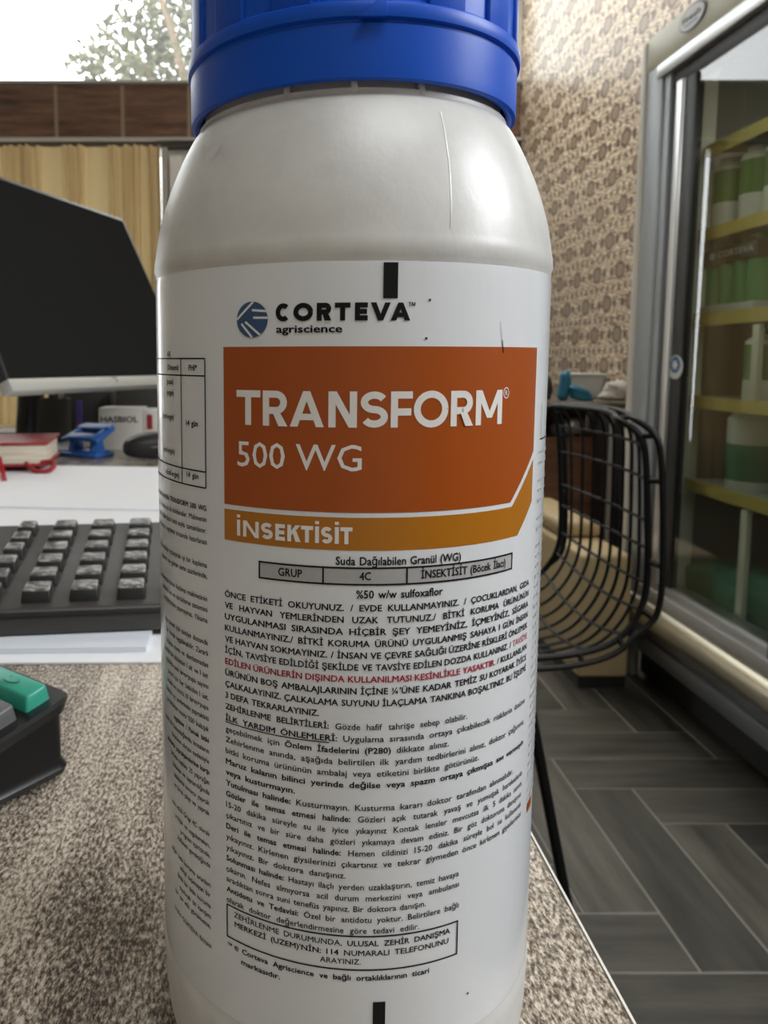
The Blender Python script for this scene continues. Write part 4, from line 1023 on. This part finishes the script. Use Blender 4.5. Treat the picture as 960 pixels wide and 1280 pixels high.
MB().hexa([MP(am, bm_ - 0.004, 0.0022), MP(am + 0.003, bm_ - 0.004, 0.0022), MP(am + 0.003, bm_ + 0.005, 0.0022), MP(am, bm_ + 0.005, 0.0022), MP(am, bm_ - 0.004, 0.0026), MP(am + 0.003, bm_ - 0.004, 0.0026), MP(am + 0.003, bm_ + 0.005, 0.0026), MP(am, bm_ + 0.005, 0.0026)]).hexa([MP(am - 0.010, bm_ + 0.0035, 0.0022), MP(am, bm_ + 0.0035, 0.0022), MP(am, bm_ + 0.005, 0.0022), MP(am - 0.010, bm_ + 0.005, 0.0022), MP(am - 0.010, bm_ + 0.0035, 0.0026), MP(am, bm_ + 0.0035, 0.0026), MP(am, bm_ + 0.005, 0.0026), MP(am - 0.010, bm_ + 0.005, 0.0026)]).build('power_mark', M['grey_mark'], ch)
bk = MB().hexa([MP(0.10, 0.06, -0.055), MP(mwid - 0.10, 0.06, -0.055), MP(mwid - 0.04, 0.03, -0.020), MP(0.04, 0.03, -0.020), MP(0.12, mh - 0.08, -0.055), MP(mwid - 0.12, mh - 0.08, -0.055), MP(mwid - 0.05, mh - 0.04, -0.020), MP(0.05, mh - 0.04, -0.020)], 0.006).build('back_shell', M['black'], mon, 40)
mid = MP(mwid / 2, 0.10, -0.06)
MB().tube([(-0.43, 1.36, DESK + 0.008), (-0.42, 1.355, DESK + 0.10), mid + Vector((0, 0, 0.02))], 0.019, 16).build('stand_neck', M['black'], mon, 40)
MB().lathe([(0, 0.0), (0.088, 0.0), (0.09, 0.004), (0.085, 0.010), (0.0, 0.013)], 48, (-0.43, 1.36, DESK)).build('stand_base', M['black'], mon, 40)

# ================================================================== DISPLAY FRIDGE
FX = 1.01
FYf = 2.2345; FYn = 0.95; FXB = 1.54
ZT = 1.752
fg = empty('display_fridge', (1.28, 1.6, 0.0), 'tall display fridge with a sliding glass door in a grey frame along the wallpapered wall', 'fridge')
# shell: back, sides, roof, floor of the cabinet
MB().box(FX + 0.06, FYf - 0.04, 0.14, FXB, FYf, ZT - 0.004, 0.004).box(FX + 0.06, FYn, 0.14, FXB, FYn + 0.04, ZT - 0.004, 0.004).box(FXB - 0.03, FYn + 0.04, 0.14, FXB, FYf - 0.04, ZT - 0.004).box(FX + 0.06, FYn + 0.04, ZT - 0.05, FXB - 0.03, FYf - 0.04, ZT - 0.004).box(FX + 0.06, FYn + 0.04, 0.14, FXB - 0.03, FYf - 0.04, 0.28).build('cabinet', M['liner'], fg, 40)
# frame round the door opening
MB().box(FX - 0.004, FYf - 0.034, 0.10, FX + 0.07, FYf + 0.002, ZT, 0.010, seg=4).build('corner_trim', M['off_white'], fg, 40)
yg0, yg1 = 2.0839, 2.2000
MB().box(FX, yg0 + 0.032, 0.10, FX + 0.06, yg1, ZT - 0.02, 0.004).box(FX + 0.006, yg0, 0.10, FX + 0.06, yg0 + 0.034, ZT - 0.09, 0.003).build('door_jamb', M['frame_grey'], fg, 40)
zc0, zc1 = 1.665, 1.752
MB().box(FX - 0.002, FYn, zc0, FX + 0.06, FYf - 0.03, zc1, 0.004).build('header', M['cream_metal'], fg, 40)
MB().box(FX - 0.006, FYn, 1.628, FX + 0.05, yg1 - 0.06, zc0 - 0.001, 0.004).build('header_rail', M['steel'], fg, 40)
MB().box(FX + 0.012, FYn, 1.588, FX + 0.05, yg0 - 0.004, 1.627, 0.004).build('header_gasket', M['gasket'], fg, 40)
MB().box(FX + 0.020, FYn, 1.60, FX + 0.036, yg0 - 0.006, 1.612, 0.004).build('door_track', M['steel_dark'], fg, 40)
# sliding door: dark jamb gap, stile, glass
MB().box(FX + 0.02, 2.052, 0.26, FX + 0.05, yg0 - 0.001, 1.60, 0.002).build('jamb_gasket', M['gasket'], fg, 40)
MB().box(FX + 0.002, 2.013, 0.27, FX + 0.030, 2.049, 1.595, 0.006, seg=3).build('door_stile', M['steel'], fg, 40)
MB().box(FX + 0.008, 1.962, 0.27, FX + 0.030, 2.012, 1.59, 0.003).build('door_gasket', M['gasket'], fg, 40)
MB().box(FX + 0.014, FYn + 0.02, 0.30, FX + 0.020, 1.964, 1.592).build('door_glass', M['fridge_glass'], fg)
st2 = ax(948, 815, FX).y
MB().box(FX + 0.002, st2 - 0.03, 0.285, FX + 0.026, st2 - 0.022, 0.46, 0.002).build('pull_handle', M['steel_dark'], fg, 40)
# bottom rails
MB().box(FX + 0.004, FYn, 0.296, FX + 0.06, yg0 - 0.002, 0.318, 0.002).build('sill', M['steel'], fg, 40)
MB().box(FX - 0.006, FYn, 0.262, FX + 0.06, yg0 + 0.03, 0.295, 0.003).build('bottom_track', M['grey_post'], fg, 40)
rl = MB(); pr = [(FX + 0.02, 0.262)] + [(FX - 0.004 - 0.026 * sin(pi * k / 10), 0.226 + 0.036 * cos(pi * k / 10)) for k in range(11)] + [(FX + 0.02, 0.188)]
rl.prism([(x_, FYn, z_) for x_, z_ in pr], (0, FYf - FYn - 0.02, 0)); rl.build('bumper_rail', mat('champagne_aluminium', (0.50, 0.46, 0.35), 0.3, metal=0.85), fg, 35)
MB().box(FX + 0.012, FYn, 0.150, FX + 0.10, FYf - 0.01, 0.190, 0.002).box(FX + 0.004, FYn, 0.105, FX + 0.10, FYf - 0.01, 0.149, 0.002).build('base_rail', M['steel_dark'], fg, 40)
MB().box(FX + 0.05, FYn + 0.05, 0.012, FXB - 0.05, FYf - 0.06, 0.14).build('plinth', M['gasket'], fg)
for yy in (FYf - 0.06, FYn + 0.1):
    MB().box(FX + 0.016, yy - 0.012, 0.0, FX + 0.040, yy + 0.012, 0.106, 0.006).build('foot', M['grey_post'], fg, 40)
# shelves
SX = 1.08
shelf_z = []
for nm, py_, px_ in (('e', 189, 874), ('a', 289, 874), ('b', 393, 872), ('c', 495, 870), ('d', 600, 868)):
    shelf_z.append(ax(px_, py_, SX).z)
for z in shelf_z:
    sh_ = MB().box(SX, FYn + 0.045, z - 0.012, FXB - 0.05, 2.02, z - 0.001, 0.001).build('shelf', M['shelf'], fg)
    MB().box(SX - 0.006, FYn + 0.045, z - 0.030, SX, 2.02, z + 0.001, 0.001).build('price_rail', M['shelf_edge'], sh_)
MB().box(SX - 0.02, 2.03, 0.29, SX + 0.03, 2.055, ZT - 0.06, 0.003).build('shelf_post', M['off_white'], fg, 40)
MB().box(SX + 0.30, 2.03, 0.29, SX + 0.35, 2.055, ZT - 0.06, 0.003).build('shelf_post', M['off_white'], fg, 40)
ylp = ax(933, 640, SX).y
for z0_, z1_ in ((0.285, shelf_z[4] - 0.035), (shelf_z[3], shelf_z[2] - 0.035)):
    MB().box(SX - 0.006, ylp - 0.012, z0_, SX + 0.008, ylp + 0.012, z1_, 0.002).build('support_post', M['off_white'], fg, 40)
# badge on the header and sticker on the glass
def oval_plate(mb, c_, ry, rz_, x0_, x1_, tilt=0.0, mi=0):
    pts = [(x0_, c_.y + ry * cos(2 * pi * k / 40), c_.z + rz_ * sin(2 * pi * k / 40)) for k in range(40)]
    mb.prism(pts, (x1_ - x0_, 0, 0), mi=mi)
bc_ = ax(866, 21, FX - 0.003)
bz_ = bc_.z; by_ = bc_.y
bd = MB(); oval_plate(bd, bc_, 0.060, 0.030, FX - 0.002, FX - 0.0045, mi=1); oval_plate(bd, bc_, 0.054, 0.0255, FX - 0.0045, FX - 0.0060)
bdo = bd.build('badge', [M['badge'], M['badge_dark']], fg)
vs, fs, wd = glyphs('Fresh', 0.03); tm = MB(); chh = 0.013
tm.add([(FX - 0.0064, by_ + 0.040 - vx / wd * 0.080, bz_ - 0.004 + vy * chh) for vx, vy in vs], fs)
tm.box(FX - 0.0066, by_ - 0.03, bz_ - 0.014, FX - 0.0061, by_ + 0.03, bz_ - 0.011).build('badge_lettering', M['badge_dark'], bdo)
sc_ = ax(847, 459, FX + 0.0135)
sk = MB(); oval_plate(sk, sc_, 0.036, 0.030, FX + 0.0078, FX + 0.0070)
sko = sk.build('door_sticker', M['white_plastic'], fg)
s2 = MB(); c2_ = sc_ + Vector((0, 0, 0.006)); oval_plate(s2, c2_, 0.025, 0.021, FX + 0.0070, FX + 0.0064)
st_ = []
for k in range(12):
    rr = 0.014 if k % 2 == 0 else 0.007; st_.append((FX + 0.0064, c2_.y + 1.2 * rr * cos(pi * k / 6), c2_.z + rr * sin(pi * k / 6)))
s2.prism(st_, (-0.0006, 0, 0), mi=1)
s2.build('sticker_emblem', [M['sticker_blue'], M['white_plastic']], sko)

# goods on the shelves ------------------------------------------------
def jar(name, y, xc, z, r, h, label, cat, top, mid, low, capcol, bands, group=None):
    e_ = empty(name, (xc, y, z), label, cat, group)
    a, b_ = bands
    MB().lathe([(0, 0), (r - 0.003, 0), (r, 0.004), (r, h * a)], 32, (xc, y, z)).build('base', M[low], e_, 40)
    MB().lathe([(r + 0.0004, h * a), (r + 0.0004, h * b_)], 32, (xc, y, z)).build('printed_band', M[mid], e_, 40)
    MB().lathe([(r, h * b_), (r, h * 0.86), (r * 0.8, h * 0.92), (r * 0.62, h * 0.93)], 32, (xc, y, z)).build('shoulder', M[top], e_, 40)
    MB().lathe([(r * 0.64, h * 0.92), (r * 0.66, h * 0.925), (r * 0.66, h), (r * 0.6, h * 1.01), (0, h * 1.01)], 32, (xc, y, z)).build('lid', M[capcol], e_, 40)
    return e_
zA, zB, zC, zD = shelf_z[1], shelf_z[2], shelf_z[3], shelf_z[4]
XJ = SX + 0.055
def yj(px_, X): return X * FPX / (px_ - PX) * 1.0
def ypx(px_, py_, X): return ax(px_, py_, X).y
for i, (px_, lb) in enumerate(((914, 'green and white bottle on the upper yellow shelf, next to the fridge corner post'), (948, 'green and white bottle on the upper yellow shelf, second from the corner post'), (980, 'green and white bottle on the upper yellow shelf, third from the corner post'))):
    jar('bottle', ypx(px_, 240, XJ), XJ, zA, 0.040, 0.168, lb, 'bottle', 'white_plastic', 'green_print', 'white_plastic', 'white_plastic', (0.36, 0.82), 'bottles on the upper fridge shelf')
# shrink pack of four green bottles with a black band
ya, yb = ypx(877, 350, SX + 0.02), ypx(946, 350, SX + 0.02)
pk = empty('bottle_pack', (SX + 0.06, (ya + yb) / 2, zB), 'pack of green jars with a black lettered band on the second yellow shelf', 'pack')
gm = MB(); npk = 4; rj = (ya - yb) / npk / 2
for k in range(npk):
    yy = yb + rj + 2 * rj * k
    MB().lathe([(0, 0), (rj - 0.002, 0), (rj, 0.004), (rj, 0.115), (rj * 0.8, 0.135), (rj * 0.55, 0.14), (rj * 0.55, 0.16), (0, 0.16)], 28, (SX + 0.02 + rj, yy, zB + 0.018)).build('jar', M['mid_green'], pk, 40)
MB().box(SX + 0.012, yb - 0.003, zB, SX + 0.03 + 2 * rj, ya + 0.003, zB + 0.020, 0.003).build('tray', M['shelf'], pk, 40)
bnd = MB().box(SX + 0.016, yb - 0.001, zB + 0.118, SX + 0.024 + 2 * rj, ya + 0.001, zB + 0.160, 0.006).build('black_band', M['gloss_black'], pk, 40)
vs, fs, wd = glyphs('CORTEVA', 0.0); tm = MB(); L_ = (ya - yb) * 0.62
tm.add([(SX + 0.0150, yb + L_ * 1.08 - vx / wd * L_, zB + 0.134 + vy * 0.014) for vx, vy in vs], fs)
tm.add([(SX + 0.0152, yb + L_ * 1.25 + 0.012 * cos(2 * pi * k / 20), zB + 0.140 + 0.009 * sin(2 * pi * k / 20)) for k in range(20)], [tuple(range(20))])
tm.build('band_lettering', M['ink_white'], bnd)
jar('jar', ypx(962, 460, XJ), XJ, zC, 0.052, 0.155, 'green jar on the third yellow shelf behind the white support post', 'jar', 'white_plastic', 'green_print', 'white_plastic', 'gloss_black', (0.3, 0.82))
pt = jar('canister', ypx(945, 560, XJ + 0.01), XJ + 0.01, zD, 0.062, 0.195, 'white canister with a dark teal lower half on the fourth yellow shelf', 'canister', 'white_plastic', 'teal_green', 'white_plastic', 'white_plastic', (0.12, 0.56))
# green sack at the bottom
gy = ypx(912, 740, 1.17)
gb_ = MB(); b = bmesh.new(); bmesh.ops.create_icosphere(b, subdivisions=5, radius=1)
rs = random.Random(5)
for v in b.verts:
    x_, y_, z_ = v.co; sg = lambda q_, e: math.copysign(abs(q_) ** e, q_)
    lump = 1 + 0.06 * sin(7 * x_ + 3 * z_) + 0.05 * sin(9 * y_ + 2 * x_)
    v.co = Vector((sg(x_, 0.7) * 0.085, sg(y_, 0.75) * 0.235, (sg(z_, 0.7) * 0.075 * (1.0 - 0.35 * y_)) if z_ > 0 else max(sg(z_, 0.5) * 0.05, -0.04))) * 1.0
    v.co.x *= lump; v.co.y *= lump
mz = min(v.co.z for v in b.verts)
gb_.bm(b, 0, Matrix.Translation((1.18, gy - 0.05, 0.281 - mz)))
so = gb_.build('sack', M['green_bag'], None, 70, loc=(1.18, gy - 0.05, 0.281)); tag(so, 'crumpled green plastic sack on the fridge floor', 'sack')

# ================================================================== WIRE CHAIR
CH_N, CH_F = 1.20, 1.57       # near and far side of the seat
near_px = [(800, 515), (818, 527), (827, 548), (830, 590), (831, 660), (830, 720), (822, 752), (806, 778), (782, 797), (745, 808), (705, 813), (665, 815), (600, 815), (540, 812)]
near = [ay(x_, y_, CH_N) for x_, y_ in near_px]
profc = [(p.x - 0.026, p.z - 0.012) for p in near]
profs = spline(profc, 4)
NP = len(profs)
chair = empty('wire_chair', (0.42, (CH_N + CH_F) / 2, 0.0), 'black wire grid chair standing before the fridge', 'chair')
def S(u, k):      # u 0 far .. 1 near; k index along the profile
    x_, z_ = profs[k]; c_ = 4 * u * (1 - u)
    tq = k / (NP - 1)
    # shell is dished: the middle goes back and down
    dx = 0.035 * c_ * (1 - min(1, tq / 0.55)); dz_ = -0.035 * c_ * min(1, max(0, (tq - 0.25) / 0.4))
    topz = 0.004 * c_ * max(0, 1 - tq / 0.15)
    yy = CH_F + (CH_N - CH_F) * u
    squeeze = max(0, 1 - tq / 0.12) * 0.03 * (2 * u - 1) ** 3
    return Vector((x_ + dx, yy + squeeze, z_ + dz_ + topz))
wg = 9
wr = []
for i in range(1, wg):
    u = i / wg
    MB().tube([S(u, k) for k in range(NP)], 0.0030, 6).build('grid_wire', M['wire'], chair, 60)
cum = [0.0]
for k in range(1, NP): cum.append(cum[-1] + sqrt((profs[k][0] - profs[k - 1][0]) ** 2 + (profs[k][1] - profs[k - 1][1]) ** 2))
nxt = 0.052
for k in range(1, NP - 1):
    if cum[k] >= nxt:
        MB().tube([S(u_ / 20, k) for u_ in range(21)], 0.0028, 6).build('grid_wire', M['wire'], chair, 60); nxt += 0.052
def rim(off, r):
    cen = Vector((0.47, (CH_N + CH_F) / 2, 0.60))
    pts = []
    loop = [S(0, k) for k in range(NP - 1, -1, -1)] + [S(u_ / 14, 0) for u_ in range(1, 14)] + [S(1, k) for k in range(NP)] + [S(1 - u_ / 14, NP - 1) for u_ in range(1, 14)]
    return loop
loop = rim(0, 0)
# soften the two top corners
for _ in range(2): loop = [(loop[i - 1] + loop[i] * 2 + loop[(i + 1) % len(loop)]) / 4 for i in range(len(loop))]
MB().tube(loop, 0.0052, 8, True).build('rim', M['wire'], chair, 60)
outer = []
for i, p in enumerate(loop):
    d_ = Vector((0, 0, 0)); u_side = (p.y - (CH_N + CH_F) / 2) / (CH_F - CH_N) * 2
    d_.y = 0.016 * u_side; d_.x = 0.016 if p.z > 0.50 else 0.0; d_.z = -0.011 if p.z <= 0.60 else 0.003
    outer.append(p + d_)
for _ in range(2): outer = [(outer[i - 1] + outer[i] * 2 + outer[(i + 1) % len(outer)]) / 4 for i in range(len(outer))]
MB().tube(outer, 0.0048, 8, True).build('rim', M['wire'], chair, 60)
for i in range(0, len(loop), 6): MB().tube([loop[i], outer[i]], 0.0045, 6).build('rim_tie', M['wire'], chair, 60)
seatz = min(p.z for p in outer)
lg0 = az(690, 1030, 0.32); 
pl = ay(669, 938, 1.22); pl2 = ay(687, 1026, 1.20)
dirv = (pl2 - pl); foot_near = pl + dirv * ((pl.z - 0.0) / (pl.z - pl2.z)); topn = pl - dirv * ((seatz + 0.0 - pl.z) / (pl.z - pl2.z))
topn = Vector((topn.x, CH_N + 0.012, seatz - 0.002))
def leg(a, b_):
    MB().tube([a, a.lerp(b_, 0.5), b_.lerp(a, 0.03), b_], [0.0085, 0.0085, 0.0085, 0.010], 10).build('leg', M['wire'], chair, 60)
foot_near.z = 0.0
leg(topn, foot_near)
leg(Vector((topn.x, CH_F - 0.012, topn.z)), Vector((foot_near.x, CH_F + 0.03, 0)))
fx = min(p.x for p in loop) + 0.06
leg(Vector((fx, CH_N + 0.012, topn.z)), Vector((fx - 0.05, CH_N - 0.02, 0)))
leg(Vector((fx, CH_F - 0.012, topn.z)), Vector((fx - 0.05, CH_F + 0.03, 0)))
# ================================================================== BEIGE BOX, BACK COUNTER AND WHAT STANDS ON IT
bx = az(722, 848, 0.03)
boxt = ay(726, 694, bx.y).z
bb_ = empty('storage_box', (bx.x + 0.2, bx.y + 0.3, 0), 'beige box on a black base, on the floor between fridge and brown counter', 'box')
YB1 = bx.y + 0.66
bY = bx.y
MB().box(bx.x, bY, 0.03, bx.x + 0.138, bY + 0.62, boxt, 0.012, seg=3).build('box_body', M['beige_box'], bb_, 40)
MB().box(bx.x + 0.012, bY + 0.20, boxt, bx.x + 0.138, bY + 0.62, boxt + 0.05, 0.02, seg=3).build('box_lid', M['beige_box'], bb_, 40)
MB().box(bx.x + 0.004, bY + 0.006, 0, bx.x + 0.134, bY + 0.614, 0.032).build('box_base', M['gasket'], bb_)
# counter
CY = 3.35
czt = ay(690, 503, CY).z
ctx0, ctx1 = 0.55, RX - 0.01
cn = empty('back_counter', (1.1, CY + 0.3, 0), 'brown wooden counter against the wallpapered wall', 'counter')
MB().box(ctx0, CY - 0.02, czt - 0.025, ctx1, CY + 0.6, czt, 0.003).build('worktop', M['counter_top'], cn, 40)
zsh = ay(700, 548, CY).z
MB().box(ctx0, CY + 0.02, 0.0, ctx1 - 0.16, CY + 0.04, zsh, 0.001).build('front_panel', M['counter'], cn)
MB().box(ctx0, CY + 0.04, zsh - 0.02, ctx1, CY + 0.58, zsh, 0.001).build('shelf_board', M['counter'], cn)
MB().box(ctx0, CY + 0.56, 0.0, ctx1, CY + 0.58, czt - 0.025).build('back_board', M['counter'], cn)
MB().box(ctx0, CY + 0.02, 0.0, ctx0 + 0.02, CY + 0.56, czt - 0.025).build('end_panel', M['counter'], cn)
# black computer tower in front
tw = ay(747, 640, CY - 0.1); twx1 = ay(779, 640, CY - 0.1).x; tz1 = ay(760, 512, CY - 0.1).z
MBt = empty('computer_tower', ((tw.x + twx1) / 2, CY - 0.1, 0), 'tall black cabinet with a pale edge strip before the brown counter', 'cabinet')
MB().box(tw.x, CY - 0.22, 0.0, twx1 + 0.14, CY - 0.03, tz1, 0.004).build('cabinet_body', M['black'], MBt, 40)
MB().box(tw.x - 0.010, CY - 0.222, 0.0, tw.x - 0.001, CY - 0.20, tz1 - 0.02, 0.001).build('edge_strip', M['grey_post'], MBt)
# silver things on the shelf
for px_, py_, w_, h_, lb, m_ in ((704, 543, 0.05, 0.05, 'crumpled silver packet on the counter shelf', 'silver_thing'), (722, 547, 0.09, 0.075, 'shiny silver packet on the counter shelf beside the black cabinet', 'silver_thing')):
    p = ay(px_, py_, CY + 0.05); b = bmesh.new(); bmesh.ops.create_icosphere(b, subdivisions=3, radius=1)
    for v in b.verts:
        x_, y_, z_ = v.co; v.co = Vector((math.copysign(abs(x_) ** 0.6, x_) * w_ / 2, math.copysign(abs(y_) ** 0.6, y_) * 0.05, math.copysign(abs(z_) ** 0.6, z_) * h_ / 2 * (1 + 0.15 * sin(9 * x_ + 5 * y_))))
    mz = min(v.co.z for v in b.verts)
    o = MB().bm(b, 0, Matrix.Translation((p.x, CY + 0.11, zsh - mz))).build('packet', M[m_], None, 60, loc=(p.x, CY + 0.11, zsh)); tag(o, lb, 'packet')
# on the worktop: blue bags, white tray, clear bag
def blob(name, c_, sx, sy, sz, lean, m_, label, cat, top=1.0):
    b = bmesh.new(); bmesh.ops.create_icosphere(b, subdivisions=4, radius=1)
    for v in b.verts:
        x_, y_, z_ = v.co; sg = lambda q_, e: math.copysign(abs(q_) ** e, q_)
        f_ = 1 - (1 - top) * (z_ + 1) / 2 + 0.08 * sin(5 * z_ + 2 * x_)
        v.co = Vector((sg(x_, 0.75) * sx * f_ + lean * (z_ + 1) * sz, sg(y_, 0.75) * sy * f_, sg(z_, 0.65) * sz))
    mz = min(v.co.z for v in b.verts)
    o = MB().bm(b, 0, Matrix.Translation((c_[0], c_[1], c_[2] - mz))).build(name, M[m_], None, 60, loc=c_)
    return tag(o, label, cat)
p = ay(703, 500, CY + 0.15); blob('plastic_bag', (p.x, CY + 0.15, czt), 0.030, 0.03, 0.068, 0.10, 'teal_bag', 'teal blue plastic bag standing upright on the brown counter', 'bag', 0.75)
p = ay(730, 500, CY + 0.13); blob('plastic_bag', (p.x + 0.01, CY + 0.13, czt), 0.060, 0.035, 0.036, -0.9, 'teal_bag', 'teal blue plastic bag slumped on its side on the brown counter', 'bag', 0.45)
p = ay(768, 500, CY + 0.16); blob('plastic_bag', (p.x, CY + 0.17, czt), 0.085, 0.05, 0.045, 0.3, 'clear_bag', 'cloudy clear plastic bag on the brown counter beside the fridge', 'bag', 0.6)
p = ay(690, 500, CY + 0.2); blob('plastic_bag', (p.x - 0.01, CY + 0.24, czt), 0.022, 0.03, 0.055, 0.0, 'dark_box', 'dark bag behind the upright teal blue bag', 'bag', 0.8)
p0 = ay(714, 476, CY + 0.32).x; p1 = ay(756, 476, CY + 0.32).x
ty = CY + 0.32
b_ = MB(); b_.hexa([(p0 + 0.02, ty, czt), (p1 - 0.02, ty, czt), (p1 - 0.02, ty + 0.14, czt), (p0 + 0.02, ty + 0.14, czt), (p0, ty - 0.01, czt + 0.115), (p1, ty - 0.01, czt + 0.115), (p1, ty + 0.15, czt + 0.115), (p0, ty + 0.15, czt + 0.115)], 0.008, seg=3)
b_.box(p0 - 0.008, ty - 0.018, czt + 0.108, p1 + 0.008, ty + 0.158, czt + 0.117, 0.003)
o = b_.build('storage_tub', M['white_plastic'], None, 40, loc=((p0 + p1) / 2, ty + 0.07, czt)); tag(o, 'white plastic tub behind the blue bags on the brown counter', 'tub')
